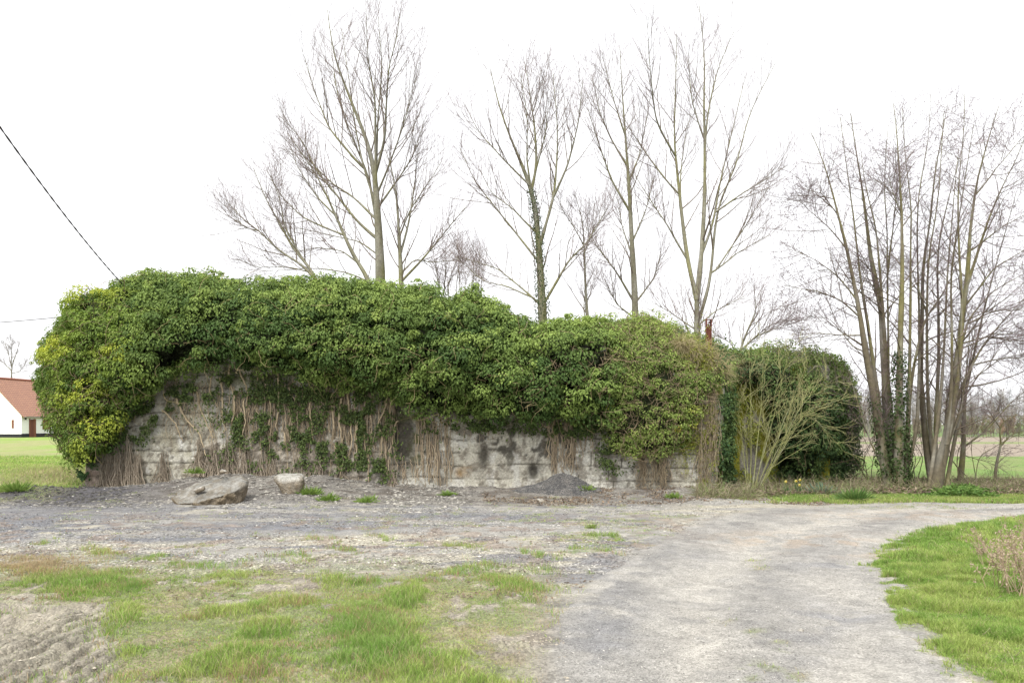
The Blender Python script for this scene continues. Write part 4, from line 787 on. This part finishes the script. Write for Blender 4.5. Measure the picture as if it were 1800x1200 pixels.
# single weeds
def weed(label, px, py, s, n=190, Yk=1., col=((.13, .23, .045), (.25, .34, .08)), cat='weed', name='weed_tuft', dz=0):
    Y = F*EYE/(py-HZ)*Yk; x = (px-900)/F*Y; z = float(height(x, Y)) if not dz else dz
    q = nrm(R.normal(size=(n, 3))*[1, 1, .6]+[0, 0, .5]); q[:, 2] = np.abs(q[:, 2]); L = s*(.35+.5*R.random(n)); p = q*s*(.1+.9*R.random((n, 1))**1.5)*[1.25, 1, .5]
    V, Fc, Cc = leaves_arr(p, nrm(np.cross(q, R.normal(size=(n, 3)))), q+[0, 0, .35], L, L*.14+.003, mixrow(np.tile(col[0], (n, 1)), col[1], R.random(n)))
    o = mk(name, V, [Fc], M_leaf, None, Cc, smooth=False); o.location = (x, Y, z); return tag(o, label, cat)
weed('small green weed tuft growing against the wall above the big slab', 343, 846, .17, Yk=.86, dz=.42)
weed('green weed tuft at the right foot of the pale concrete block', 545, 868, .2, Yk=.93)
weed('bright green weed tuft on the bank, first to the right of the block', 578, 884, .2)
weed('bright green weed tuft on the bank below the brown rootlets', 645, 884, .18)
weed('little weed on the stony bank under the dark stained recess', 786, 872, .15)
weed('green weed sprouting on the dark gravel heap', 1030, 862, .15, Yk=.93, dz=.12)
weed('small yellow green weed at the foot of the wall near the right corner', 1185, 868, .14, Yk=.93)
weed('low green weed on the right shoulder of the slab', 393, 866, .12, Yk=.88, dz=.3)
weed('broad low green weed at the grassy edge on the far left', 28, 866, .26, 300, Yk=.95, col=((.14, .24, .05), (.26, .34, .09)))
weed('dark green leafy weed among the verge grass beyond the road', 1503, 877, .28, 400, Yk=.98, col=((.09, .18, .05), (.19, .28, .08)))
weed('lone short tuft of grass in the yard left of the road', 1040, 928, .08, 200, col=((.18, .27, .06), (.3, .36, .1)))
weed('grey green thistle like plant before the dark ivy mound', 1448, 852, .32, 160, Yk=.86, col=((.12, .20, .13), (.2, .28, .2)), cat='plant', name='thistle')
# daffodils
def daffodil(label, px, py, Y):
    p = P(px, py, Y); z0 = float(height(p[0], p[1])); hgt = p[2]-z0; o = thing('daffodil', label, 'flower', (p[0], p[1], z0), 'daffodils in the brambles')
    st = np.array([[[0, 0, 0], [.01, 0, hgt*.5], [.0, -.01, hgt]]]); V, Fc, Cc = tubes([(st, np.full((1, 3), .006), 5, np.array([(.10, .2, .04)]))]); mk('stem', V, [Fc], M_leaf, o, Cc)
    a = np.arange(6)*math.pi/3; q = np.stack([np.cos(a), 0*a-.15, np.sin(a)], -1); c0 = np.tile([0, -.01, hgt], (6, 1))
    V, Fc, Cc = leaves_arr(c0, np.tile([0, -1., 0], (6, 1)), q, np.full(6, .038), np.full(6, .028), np.tile((.78, .70, .22), (6, 1))); mk('petals', V, [Fc], M_leaf, o, Cc)
    V, Fc, Cc = tubes([(np.array([[[0, -.01, hgt], [0, -.03, hgt], [0, -.05, hgt]]]), np.array([[.008, .011, .015]]), 8, np.array([(.75, .55, .06)]))]); mk('trumpet', V, [Fc], M_leaf, o, Cc)
    n = 14; L = hgt*(.6+.4*R.random(n)); V, Fc, Cc = leaves_arr(R.normal(size=(n, 3))*.03*[1, 1, 0], nrm(R.normal(size=(n, 3))*[1, 1, .1]), R.normal(size=(n, 3))*.3+[0, 0, 1], L, np.full(n, .018), np.tile((.07, .16, .06), (n, 1))); mk('leaves', V, [Fc], M_leaf, o, Cc)
daffodil('yellow daffodil standing alone, leftmost in the brambles before the annex', 1381, 846, 17.9)
daffodil('yellow daffodil, upper left one of the close pair', 1399, 845, 18.1); daffodil('yellow daffodil, right and upper one of the close pair', 1406, 843, 18.2); daffodil('yellow daffodil, lowest bloom below the pair', 1405, 852, 17.9)
# dead weed stalks in the right verge
def dead_weed(label, px, py, hgt, n, sp):
    Y = F*EYE/(py-HZ); x = (px-900)/F*Y; z = float(height(x, Y)); o = thing('dead_weed', label, 'dead weed', (x, Y, z), 'dead weed stalks in the verge')
    st = R.normal(size=(n, 3))*[sp, sp, 0]; pts, rr = grow(st, R.normal(size=(n, 3))*.3+[0, 0, 1], hgt*(.4+.7*R.random(n)), np.full(n, .0042), .002, 7, .10, .02)
    p2, r2 = grow(*spawn(pts, rr, 4, .35, 1, 45, (.05, .14), .0018), .0012, 4, .2, .03)
    V, Fc, Cc = tubes([(pts, rr, 4, strandcol(n, (.42, .34, .23), (.30, .22, .14))), (p2, r2, 3, strandcol(len(p2), (.40, .31, .21), (.28, .20, .13)))]); mk('stalks', V, [Fc], M_twig, o, Cc)
    e = np.concatenate([pts[:, -1], pts[:, -2], p2[:, -1]]); e = np.repeat(e, 3, 0)+R.normal(size=(len(e)*3, 3))*.014; m = len(e); L = .02+.02*R.random(m)
    V, Fc, Cc = leaves_arr(e, nrm(R.normal(size=(m, 3))), R.normal(size=(m, 3))+[0, 0, 1], L, L*.5, mixrow(np.tile((.46, .37, .27), (m, 1)), (.32, .24, .18), R.random(m))); tag(mk('seed_heads', V, [Fc], M_leaf, o, Cc, smooth=False), kind='stuff')
dead_weed('tall dead brown stalks at the right edge of the verge grass, nearest the viewer', 1785, 1045, .55, 30, .12)
dead_weed('dead reddish brown weed stalks in the middle of the verge', 1762, 1005, .5, 22, .10)
dead_weed('thin dead stalks at the far edge of the verge, by the frame', 1796, 965, .45, 16, .14)
dead_weed('short dead straw coloured stalks left of the taller clumps', 1735, 985, .22, 10, .08)

# ------------------------------------------------------------------ trees
PG = 'bare poplars behind the bunker'
tree('bare_poplar', 'largest bare poplar, straight trunk rising behind the highest ivy', 35, [
    ([(669, 590), (669, 490), (667, 433), (663, 368), (660, 303), (645, 243), (625, 199), (604, 143), (586, 100), (576, 18)], 10.5, 1.0),
    ([(660, 303), (677, 243), (680, 173), (684, 113), (699, 65), (703, 25)], 4, .8), ([(663, 338), (660, 243), (660, 173), (647, 108), (643, 16)], 4, .8),
    ([(654, 412), (651, 360), (643, 303), (608, 217), (591, 160), (582, 77)], 4.2, .8), ([(660, 429), (625, 394), (586, 338), (556, 303), (530, 243), (487, 200)], 4, .8),
    ([(651, 377), (617, 342), (582, 321), (547, 286), (500, 245)], 3.2, .7), ([(640, 290), (625, 277), (599, 247), (573, 217), (547, 147), (530, 85)], 3.4, .7),
    ([(667, 360), (695, 321), (725, 277), (750, 200)], 3, .7), ([(663, 368), (640, 300), (625, 230), (610, 120), (600, 50)], 3, .7), ([(665, 350), (690, 280), (715, 200), (738, 110)], 3, .7),
    ([(661, 310), (664, 220), (672, 120), (665, 30)], 3, .7), ([(662, 440), (630, 420), (590, 415), (520, 400)], 2, .6)], group=PG, n1=12, L1=(1.2, 3.6), n2=7, buds=.3)
tree('bare_poplar', 'slender bare poplar just right of the largest one, forking low to the right', 34, [
    ([(705, 590), (705, 487), (701, 412), (697, 347), (690, 303), (677, 262)], 6.5, 1.2), ([(704, 492), (738, 459), (768, 425), (820, 362)], 3.6, .8), ([(709, 450), (721, 390), (729, 325), (736, 250)], 3.4, .7),
    ([(703, 480), (730, 455), (760, 462), (815, 455)], 2, .6), ([(700, 420), (720, 370), (760, 310), (775, 285)], 2.4, .6)], group=PG, n1=11, L1=(1., 2.6), buds=.3)
tree('bare_poplar', 'bare poplar leaning to the left of the largest trunk', 33, [
    ([(672, 585), (649, 490), (621, 451), (604, 412), (573, 342), (552, 299), (505, 235)], 5.5, .9), ([(625, 460), (600, 440), (560, 435), (530, 440)], 2.2, .6), ([(604, 412), (560, 395), (530, 380), (490, 340), (478, 315)], 2.8, .6), ([(590, 380), (560, 350), (520, 290), (510, 260)], 2.2, .6), ([(645, 488), (610, 475), (560, 470), (440, 478)], 2, .5)], group=PG, n1=11, L1=(1., 2.8), buds=.3)
tree('bare_poplar', 'low wide bare tree at the left of the row, leaning far to the left', 32, [
    ([(575, 560), (558, 494), (543, 468), (513, 433), (491, 390), (465, 347), (446, 295)], 4.6, .8), ([(552, 488), (530, 464), (487, 438), (456, 407), (422, 381), (396, 352)], 3.6, .7), ([(530, 455), (500, 400), (490, 340), (470, 300)], 2.4, .6), ([(456, 407), (430, 400), (405, 370)], 1.6, .5), ([(550, 480), (510, 470), (450, 470), (415, 455)], 1.8, .5)], group=PG, n1=12, L1=(.8, 2.2), buds=.3)
tree('bare_poplar', 'bare poplar with an ivy clad trunk that forks in two above it', 32, [
    ([(955, 640), (954, 555), (950, 476), (946, 413), (940, 347), (921, 297), (896, 238), (879, 193), (862, 120)], 9.5, .9), ([(940, 347), (946, 297), (942, 238), (933, 176), (922, 108)], 4.2, .8), ([(937, 338), (927, 280), (927, 205), (915, 130)], 2.6, .7),
    ([(956, 430), (966, 385), (977, 342), (981, 267), (979, 205), (972, 130)], 4.6, .8), ([(977, 342), (1000, 288), (1017, 217), (1025, 140)], 3.2, .7), ([(937, 467), (904, 413), (871, 367), (837, 322), (808, 260)], 3.4, .7), ([(937, 413), (900, 367), (862, 338), (845, 300)], 2.6, .6),
    ([(921, 326), (875, 272), (842, 234), (815, 180)], 2.6, .6), ([(950, 545), (921, 513), (875, 472), (808, 451)], 3, .6), ([(930, 530), (890, 505), (850, 495), (800, 450)], 2.2, .6), ([(958, 545), (979, 501), (1000, 459), (1033, 426), (1070, 362)], 4, .8), ([(942, 300), (958, 240), (965, 170)], 2.2, .6)],
    group=PG, n1=11, L1=(1., 3.), buds=.3, ivy=[(0, 0, .58, .2)])
tree('bare_sapling', 'thin bare young tree between the ivy clad poplar and its neighbour', 33, [([(1034, 620), (1033, 563), (1029, 497), (1027, 434), (1025, 388), (1010, 340)], 3.8, .7), ([(1027, 430), (1010, 400), (990, 370), (980, 345)], 1.5, .5), ([(1028, 440), (1045, 400), (1060, 380)], 1.5, .5), ([(1008, 568), (1022, 535), (1035, 490)], 1.8, .6)], n1=9, L1=(.8, 2.), group=PG)
tree('bare_poplar', 'straight slim bare poplar, the first to the left of the twin stemmed one', 38, [
    ([(1118, 640), (1117, 563), (1115, 497), (1110, 413), (1106, 330), (1100, 247), (1094, 163), (1090, 80)], 7.5, .8), ([(1106, 367), (1075, 317), (1050, 247), (1033, 190)], 3.2, .7), ([(1102, 292), (1075, 247), (1054, 197), (1040, 130)], 2.8, .7), ([(1112, 526), (1083, 476), (1050, 434), (1029, 397)], 3.2, .7),
    ([(1108, 450), (1092, 392), (1085, 340)], 2.4, .6), ([(1112, 560), (1083, 534), (1062, 488)], 2.2, .6), ([(1116, 540), (1150, 488), (1165, 430)], 2.4, .6), ([(1100, 240), (1080, 180), (1062, 110), (1058, 92)], 2, .6), ([(1104, 320), (1125, 270), (1140, 190)], 2.2, .6), ([(1110, 430), (1135, 370), (1150, 310)], 2.4, .6)], group=PG, n1=11, L1=(1., 2.8), buds=.3)
tree('bare_poplar', 'twin stemmed tall bare poplar standing behind the rusty post', 35, [
    ([(1226, 680), (1226, 589), (1225, 520)], 10.5, 8.5), ([(1226, 530), (1208, 455), (1195, 346), (1185, 248), (1188, 155), (1190, 60)], 6.2, .9), ([(1186, 262), (1159, 196), (1149, 103), (1140, 30)], 3, .7), ([(1226, 525), (1234, 444), (1239, 357), (1239, 258), (1237, 181), (1239, 103), (1228, 0)], 7, .9),
    ([(1239, 258), (1252, 181), (1268, 113), (1290, 55)], 3.2, .7), ([(1231, 575), (1252, 496), (1257, 413), (1263, 362), (1299, 279), (1314, 207), (1340, 155), (1364, 110)], 4.6, .8), ([(1237, 450), (1257, 393), (1268, 320), (1288, 233), (1312, 130)], 3.6, .7),
    ([(1257, 486), (1299, 444), (1361, 408)], 2.4, .6), ([(1263, 372), (1309, 336), (1385, 290)], 2.6, .6), ([(1206, 455), (1175, 393), (1118, 310)], 3, .7), ([(1190, 336), (1154, 279), (1113, 222), (1090, 190)], 2.8, .6), ([(1224, 584), (1180, 550), (1145, 530)], 2.2, .6),
    ([(1239, 230), (1222, 160), (1212, 80)], 2.4, .6), ([(1195, 346), (1205, 260), (1215, 200)], 2.2, .6), ([(1225, 570), (1260, 545), (1310, 520)], 2, .6), ([(1260, 470), (1310, 400), (1350, 330)], 2.4, .6)], group=PG, n1=11, L1=(1.2, 3.2), n2=7, buds=.3)
tree('bare_bush', 'low arching bare bush rising behind the dip right of the rusty post', 25, [([(1300, 665), (1301, 615), (1315, 580), (1330, 548), (1325, 500)], 3.2, .7), ([(1302, 620), (1320, 600), (1350, 575), (1390, 560)], 2.2, .5), ([(1302, 615), (1330, 590), (1370, 575), (1420, 560)], 2.0, .5), ([(1301, 640), (1312, 605), (1345, 582)], 1.8, .5), ([(1300, 625), (1280, 600), (1262, 590)], 1.6, .5)], n1=8, L1=(.5, 1.4), n2=4, L2=(.3, .8), n3=2, cat='bush')
tree('bare_sapling', 'faint thicket of thin whips behind the right shoulder of the high ivy', 40, [([(x, 560), (x+R.normal()*6, 500), (x+R.normal()*12, 455-R.random()*30)], 1.4, .5) for x in np.linspace(765, 850, 14)], n1=5, L1=(.5, 1.3), n2=3, n3=0, cat='thicket')
AG = 'multi stemmed bare alders beside the road'; AK = dict(kind='alder', group=AG, n1=17, L1=(.7, 2.3), n2=7, L2=(.25, .9), n3=3, L3=(.12, .4), ang=52, trop=.04, minr=.0032, buds=.25, spread=.22, wig=.02)
tree('bare_alder', 'pair of leaning grey trunks, leftmost of the bare trees beside the ivy mound', 19.6, [
    ([(1562, 862), (1550, 790), (1538, 700), (1522, 625), (1510, 540), (1497, 480), (1485, 420), (1470, 370), (1458, 320), (1445, 270), (1425, 232)], 11, 1), ([(1558, 850), (1553, 780), (1545, 700), (1531, 608), (1524, 546), (1514, 496), (1508, 433), (1499, 358), (1490, 300), (1478, 205)], 8.5, .9),
    ([(1513, 555), (1480, 527), (1440, 512), (1400, 505), (1378, 500)], 3, .6), ([(1505, 520), (1470, 480), (1430, 455), (1395, 440)], 2.6, .6), ([(1518, 600), (1480, 592), (1440, 585), (1395, 590)], 2.2, .6), ([(1490, 430), (1460, 400), (1425, 370), (1405, 350)], 2.2, .6), ([(1475, 380), (1445, 340), (1420, 335)], 2, .6), ([(1540, 830), (1520, 760), (1505, 700), (1490, 650)], 3.4, .8), ([(1522, 620), (1500, 610), (1460, 560), (1420, 555)], 2, .5)], ivy=[(0, 0.05, .26, .1)], **AK)
tree('bare_alder', 'mossy yellow green trunks, second group of bare trees from the ivy mound', 20.2, [
    ([(1570, 864), (1567, 833), (1563, 750), (1557, 667), (1552, 600), (1549, 525), (1532, 475), (1524, 400), (1516, 329), (1505, 267), (1495, 200)], 13, 1), ([(1556, 650), (1557, 608), (1553, 550), (1545, 450), (1541, 400), (1530, 367), (1520, 317), (1512, 260)], 6, .8), ([(1565, 780), (1562, 640), (1562, 567), (1560, 462), (1561, 400), (1553, 337), (1562, 220)], 5, .8),
    ([(1549, 560), (1530, 500), (1512, 470)], 2.6, .6), ([(1560, 470), (1572, 400), (1580, 330), (1575, 260)], 3, .7)], ivy=[(0, 0, .14, .1)], **AK)
tree('bare_alder', 'tall straight alder with thick ivy climbing its lower trunk, centre of the bare group', 19.4, [
    ([(1580, 862), (1580, 833), (1580, 733), (1582, 667), (1583, 600), (1587, 500), (1587, 442), (1586, 358), (1580, 296), (1578, 233), (1572, 182)], 10.5, 1), ([(1588, 860), (1596, 780), (1597, 700), (1599, 629), (1601, 500), (1601, 442), (1603, 379), (1601, 337), (1591, 287), (1587, 190)], 7.5, .8),
    ([(1592, 770), (1600, 690), (1607, 646), (1628, 558), (1662, 517), (1690, 455), (1700, 400)], 6, .8), ([(1586, 380), (1570, 340), (1562, 310)], 2.4, .6), ([(1590, 840), (1604, 800), (1613, 750), (1616, 640), (1616, 525), (1612, 442), (1612, 358), (1620, 308), (1632, 254), (1636, 165)], 6, .8)], ivy=[(0, 0.03, .36, .2), (1, .0, .14, .1)], **AK)
tree('bare_alder', 'cluster of close slim brown trunks right of the ivy clad alder', 20.4, [
    ([(1640, 862), (1633, 840), (1627, 767), (1618, 667), (1620, 600), (1624, 525), (1620, 462), (1637, 400), (1641, 317), (1657, 233), (1667, 180)], 7.5, .9), ([(1643, 862), (1640, 800), (1633, 733), (1630, 667), (1630, 550), (1632, 450), (1650, 358), (1653, 296), (1660, 195)], 6.5, .8), ([(1650, 862), (1647, 840), (1643, 767), (1649, 667), (1650, 583), (1646, 442), (1660, 380), (1680, 300), (1700, 230)], 7, .8),
    ([(1655, 850), (1664, 700), (1676, 640), (1690, 560), (1710, 500)], 4, .7), ([(1618, 560), (1600, 500), (1590, 450)], 2.6, .6)], **AK)
tree('bare_alder', 'stoutest bare alder on the right, trunk flaring at the foot and forking high', 18.9, [
    ([(1642, 866), (1655, 810), (1668, 750), (1677, 700), (1687, 600), (1693, 533), (1699, 500), (1703, 442), (1705, 392), (1716, 317), (1737, 242), (1755, 186)], 11.5, 1), ([(1662, 868), (1672, 800), (1690, 720), (1712, 620), (1735, 520), (1760, 430), (1785, 340)], 6.5, .9), ([(1632, 866), (1642, 800), (1652, 720), (1660, 620), (1664, 500), (1672, 400), (1685, 260)], 6.5, .9), ([(1652, 868), (1664, 790), (1672, 700), (1674, 600), (1670, 480), (1690, 350), (1712, 220)], 6, .9), ([(1660, 790), (1672, 720), (1682, 640), (1687, 546), (1683, 504), (1680, 442), (1678, 379), (1680, 317), (1691, 233), (1695, 165)], 7, .8), ([(1700, 510), (1712, 470), (1720, 442), (1737, 387), (1757, 337), (1782, 287), (1803, 235)], 5, .8),
    ([(1680, 680), (1690, 610), (1703, 560), (1745, 512), (1810, 475)], 4.5, .8), ([(1676, 740), (1690, 690), (1710, 643), (1733, 600), (1767, 560), (1812, 512)], 6, .9), ([(1655, 830), (1668, 780), (1690, 720), (1700, 643), (1706, 560)], 5.5, .9), ([(1712, 640), (1750, 632), (1810, 625)], 2.6, .6), ([(1690, 600), (1740, 590), (1815, 610)], 2.4, .6), ([(1700, 540), (1750, 470), (1815, 430)], 3, .7), ([(1705, 450), (1760, 400), (1815, 370)], 2.6, .6), ([(1712, 360), (1750, 300), (1790, 250), (1810, 230)], 2.2, .6), ([(1695, 570), (1750, 545), (1815, 545)], 2.4, .6)], **AK)
tree('bare_tree', 'smaller leaning bare tree with a dark trunk, right of the stout alder', 21, [([(1687, 850), (1690, 820), (1693, 793), (1695, 733), (1698, 683), (1705, 640), (1715, 580)], 6.5, 1), ([(1697, 783), (1733, 757), (1780, 703), (1810, 680)], 3.2, .7), ([(1698, 700), (1720, 660), (1760, 630), (1800, 620)], 2.4, .6), ([(1695, 740), (1670, 700), (1660, 660)], 2, .6), ([(1692, 800), (1730, 810), (1760, 820)], 1.2, .4)], kind='alder', n1=11, L1=(.4, 1.3), n2=5, L2=(.2, .6), n3=2, L3=(.1, .3), ang=50, trop=.02, minr=.003)
tree('bare_sapling', 'small crooked bare sapling alone in front of the green field at the right', 20.5, [([(1750, 852), (1750, 830), (1753, 807), (1760, 780), (1757, 753), (1765, 738), (1790, 728)], 4, .8), ([(1759, 784), (1777, 763), (1797, 757), (1815, 750)], 2.6, .6), ([(1757, 755), (1748, 735), (1735, 715)], 1.4, .5), ([(1765, 738), (1755, 720), (1760, 700)], 1.4, .5)], kind='alder', n1=8, L1=(.25, .7), n2=4, L2=(.12, .4), n3=2, L3=(.08, .2), ang=50, trop=.03, minr=.003)
tree('hazel_bush', 'pale yellow green bare shrub fanning up in front of the mossy annex wall', 18.4, [([(1322+dx, 866), (1330+dx*1.5+ex*.2, 800), (1338+dx*2+ex*.5, 720), (1345+dx*2+ex, ty)], 1.25, .35) for dx, ex, ty in
    [(0, 0, 600), (4, 20, 640), (-4, -20, 610), (6, 70, 620), (8, 100, 655), (-8, -50, 660), (2, 45, 590), (10, 120, 700), (-6, -40, 700), (5, 85, 690), (12, 90, 760), (8, 130, 800)]], kind='hazel', n0=4, n1=8, L1=(.5, 1.5), n2=4, L2=(.25, .7), n3=2, L3=(.1, .3), ang=35, trop=.02, minr=.0035, spread=.3, cat='shrub', wig=.03)
for k, (x, lb) in enumerate([(1528, 'thin bare twiggy bush hard against the right side of the ivy mound'), (1610, 'scrubby bare bush between the bare alder trunks'), (1700, 'low bare scrub behind the feet of the right hand alders')]):
    tree('scrub_bush', lb, 20.6, [([(x+R.normal()*14, 858), (x+R.normal()*22, 800), (x+R.normal()*40, 730-R.random()*60)], 1.3, .4) for _ in range(5)], kind='alder', n1=8, L1=(.4, 1.), n2=4, L2=(.2, .5), n3=2, L3=(.1, .25), ang=45, trop=.02, minr=.003, cat='bush', wig=.05)
tree('bare_tree', 'distant bare tree standing behind the white farmhouse', 118, [([(20, 700), (20, 662), (21, 640), (30, 618), (33, 600)], 2.2, .6), ([(21, 645), (15, 622), (8, 600)], 1.4, .4), ([(20, 652), (5, 636), (-8, 630)], 1.2, .4), ([(21, 655), (35, 652), (45, 640)], 1., .3), ([(20, 640), (19, 615), (22, 598)], 1.2, .4)], kind='far', n1=9, L1=(.8, 2.4), n2=5, L2=(.5, 1.4), n3=2, L3=(.3, .8), minr=.012)

# ------------------------------------------------------------------ the farmhouse
ang = math.radians(84); cpx = P(38, 765, 95.)
house = thing('farmhouse', 'white walled farmhouse with a red tiled roof and black base across the meadow', 'house', (cpx[0], cpx[1], 0))
house.rotation_euler = (0, 0, ang)   # local x runs along the long side (right and away), local y along the gable (left and away)
M_wall = mat('white_render_mat', (.78, .78, .76), var=.05, vscale=2, bump=.2, bscale=6); M_black = mat('black_base_mat', (.025, .025, .03), var=.2)
M_brick = mat('brown_paint_mat', (.19, .075, .045), var=.15, vscale=6); M_wood = mat('door_mat', (.13, .05, .035), var=.15)
m = bpy.data.materials.new('roof_tile_mat'); m.use_nodes = True; t_ = m.node_tree; bn = t_.nodes.new('ShaderNodeTexBrick'); tcn = t_.nodes.new('ShaderNodeTexCoord'); mp = t_.nodes.new('ShaderNodeMapping')
bn.inputs['Color1'].default_value = (.36, .18, .105, 1); bn.inputs['Color2'].default_value = (.29, .14, .085, 1); bn.inputs['Mortar'].default_value = (.12, .05, .03, 1); bn.inputs['Scale'].default_value = 1; bn.inputs['Brick Width'].default_value = .3; bn.inputs['Row Height'].default_value = .33; bn.inputs['Mortar Size'].default_value = .03
t_.links.new(tcn.outputs['Object'], mp.inputs[0]); mp.inputs['Rotation'].default_value = (math.radians(-45), 0, 0); t_.links.new(mp.outputs[0], bn.inputs[0]); t_.links.new(bn.outputs[0], t_.nodes['Principled BSDF'].inputs['Base Color']); M_roof = m
LX, WY, EV, RG = 15., 8.6, 2.75, 7.1
v = np.array([(0, 0, 0), (LX, 0, 0), (LX, WY, 0), (0, WY, 0), (0, 0, EV), (LX, 0, EV), (LX, WY, EV), (0, WY, EV), (0, WY/2, RG-.06), (LX, WY/2, RG-.06)], float)
mk('wall', v, [np.array([(0, 1, 5, 4), (3, 7, 6, 2)]), np.array([(0, 4, 8, 7, 3)]), np.array([(1, 2, 6, 9, 5)])], M_wall, house, smooth=False)
def roofside(sg):
    y0 = -.35 if sg < 0 else WY+.35; sl_ = (RG-EV)/(WY/2); z0 = EV-.35*sl_+.08
    q = np.array([(-.12, y0, z0), (LX+.12, y0, z0), (LX+.12, WY/2, RG+.08), (-.12, WY/2, RG+.08)]); q2 = q-[0, 0, .12]
    return np.concatenate([q, q2])
rf8 = np.array([(0, 1, 2, 3), (4, 7, 6, 5), (0, 4, 5, 1), (1, 5, 6, 2), (2, 6, 7, 3), (3, 7, 4, 0)])
rfm = mk('roof', np.concatenate([roofside(-1), roofside(1)]), [np.concatenate([rf8, rf8+8])], M_roof, house, smooth=False)
V, Fc, Cc = tubes([(np.array([[(-.15, WY/2, RG+.1), (LX/2, WY/2, RG+.1), (LX+.15, WY/2, RG+.1)]], float), np.full((1, 3), .13), 8, np.array([(.28, .11, .07)]))]); mk('ridge_tiles', V, [Fc], M_twig, rfm, Cc)
boxes('black_base', [(-.03, LX, -.03, .0-.003, 0, .45), (-.03, -.003, 0, WY, 0, .40)], M_black, house)
dr = boxes('door', [(1.35, 1.95, -.08, -.01, .02, 2.15)], M_wood, house); boxes('door_frame', [(1.25, 1.34, -.1, -.01, 0, 2.25), (1.96, 2.4, -.06, -.01, 0, 2.2)], M_brick, dr)
boxes('shutter', [(3.6, 4.25, -.08, -.01, .95, 2.35)], M_brick, house); boxes('shutter', [(4.27, 4.95, -.08, -.01, .95, 2.35)], M_brick, house)
boxes('garage_door', [(6.2, 8.6, -.08, -.01, .05, 2.3)], M_brick, house)
boxes('gutter', [(0, LX, -.48, -.36, EV-.36, EV-.24)], M_conc2, house); boxes('wall_lamp', [(.25, .40, -.35, -.2, 2.1, 2.4), (.3, .35, -.2, -.0, 2.35, 2.39)], M_black, house)
boxes('gable_panel', [(-.04, -.005, 1.0, 1.25, 1.1, 2.1)], M_brick, house)

# ------------------------------------------------------------------ overhead cables
def cable(name, label, a, b, sag, r, twist=True):
    t = np.linspace(0, 1, 140)[:, None]; p = a*(1-t)+b*t; p[:, 2] -= (4*sag*t*(1-t))[:, 0]
    k = 2 if twist else 1; G = []
    for j in range(k):
        ph = j*math.pi+np.linspace(0, 1, 140)*np.linalg.norm(b-a)/.35*2*math.pi*.5; q = p.copy()
        if twist: q[:, 0] += np.cos(ph)*r*.8; q[:, 2] += np.sin(ph)*r*.8
        G.append((q[None], np.full((1, 140), r), 6, np.array([(.05, .045, .05)])))
    V, Fc, Cc = tubes(G); o = mk(name, V, [Fc], M_cable, None, Cc, loc=np.array(a)); return tag(o, label, 'cable')
cable('twisted_cable', 'dark twisted overhead cable slanting down from the upper left to the ivy', P(-160, -10, 10.5), P(250, 535, 22.5), .28, .0095)
cable('overhead_cable', 'thin dark overhead cable running low from the left edge into the ivy', P(-200, 577, 26), P(120, 556, 22), .05, .011, False)
for k, (y0, y1, lb) in enumerate([(476, 486, 'upper one of two very thin distant wires crossing the sky at left'), (481, 493, 'lower one of two very thin distant wires crossing the sky at left')]):
    cable('distant_wire', lb, P(-300, y0, 90), P(1500, y1+25, 150), .5, .012, False)

# ------------------------------------------------------------------ far woods and hedges across the fields
def far_wood(name, n, px0, px1, Ya, Yb, hh, cols_, label=None, k1=26):
    Y = Ya+(Yb-Ya)*R.random(n); px = px0+(px1-px0)*R.random(n); X = (px-900)/F*Y; H_ = hh*(.7+.5*R.random(n))
    st = np.stack([X, Y, np.zeros(n)], -1); tp, tr = grow(st, R.normal(size=(n, 3))*.08+[0, 0, 1], H_, H_*.014, .02, 6, .05, .05)
    rel = H_[:1].mean()
    c1, r1 = grow(*spawn(tp, tr, k1, .12, 1, 45, (hh*.18, hh*.42), .02), .012, 5, .12, .05)
    c2, r2 = grow(*spawn(c1, r1, 5, .15, 1, 45, (hh*.07, hh*.18), .018), .012, 3, .12, .04)
    cc = lambda q: np.repeat(np.array(cols_)[R.integers(0, len(cols_), n)], len(q)//n, 0)
    V, Fc, Cc = tubes([(tp, tr, 4, cc(tp)), (c1, r1, 3, cc(c1)), (c2, r2, 3, cc(c2))]); return tag(mk(name, V, [Fc], M_twig, None, Cc), label, kind='stuff')
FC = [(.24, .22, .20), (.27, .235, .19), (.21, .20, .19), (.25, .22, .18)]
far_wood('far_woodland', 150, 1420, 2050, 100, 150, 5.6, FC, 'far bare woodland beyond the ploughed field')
far_wood('far_woodland', 110, 1400, 2100, 190, 300, 11, [(.30, .29, .30), (.28, .28, .29)], 'far line of bare woods, haze painted into their pale grey')  # no haze in the air here: the distance fade is in the twig colour
far_wood('far_hedge', 120, 1450, 2050, 92, 98, 2.2, [(.20, .18, .12), (.16, .19, .09), (.26, .19, .13)], 'low hedge along the far edge of the field', k1=30)
far_wood('far_woodland', 60, -700, 60, 190, 260, 9, [(.28, .27, .27)], 'far bare trees behind the farmhouse')  # pale grey twigs carry the distance haze in their colour
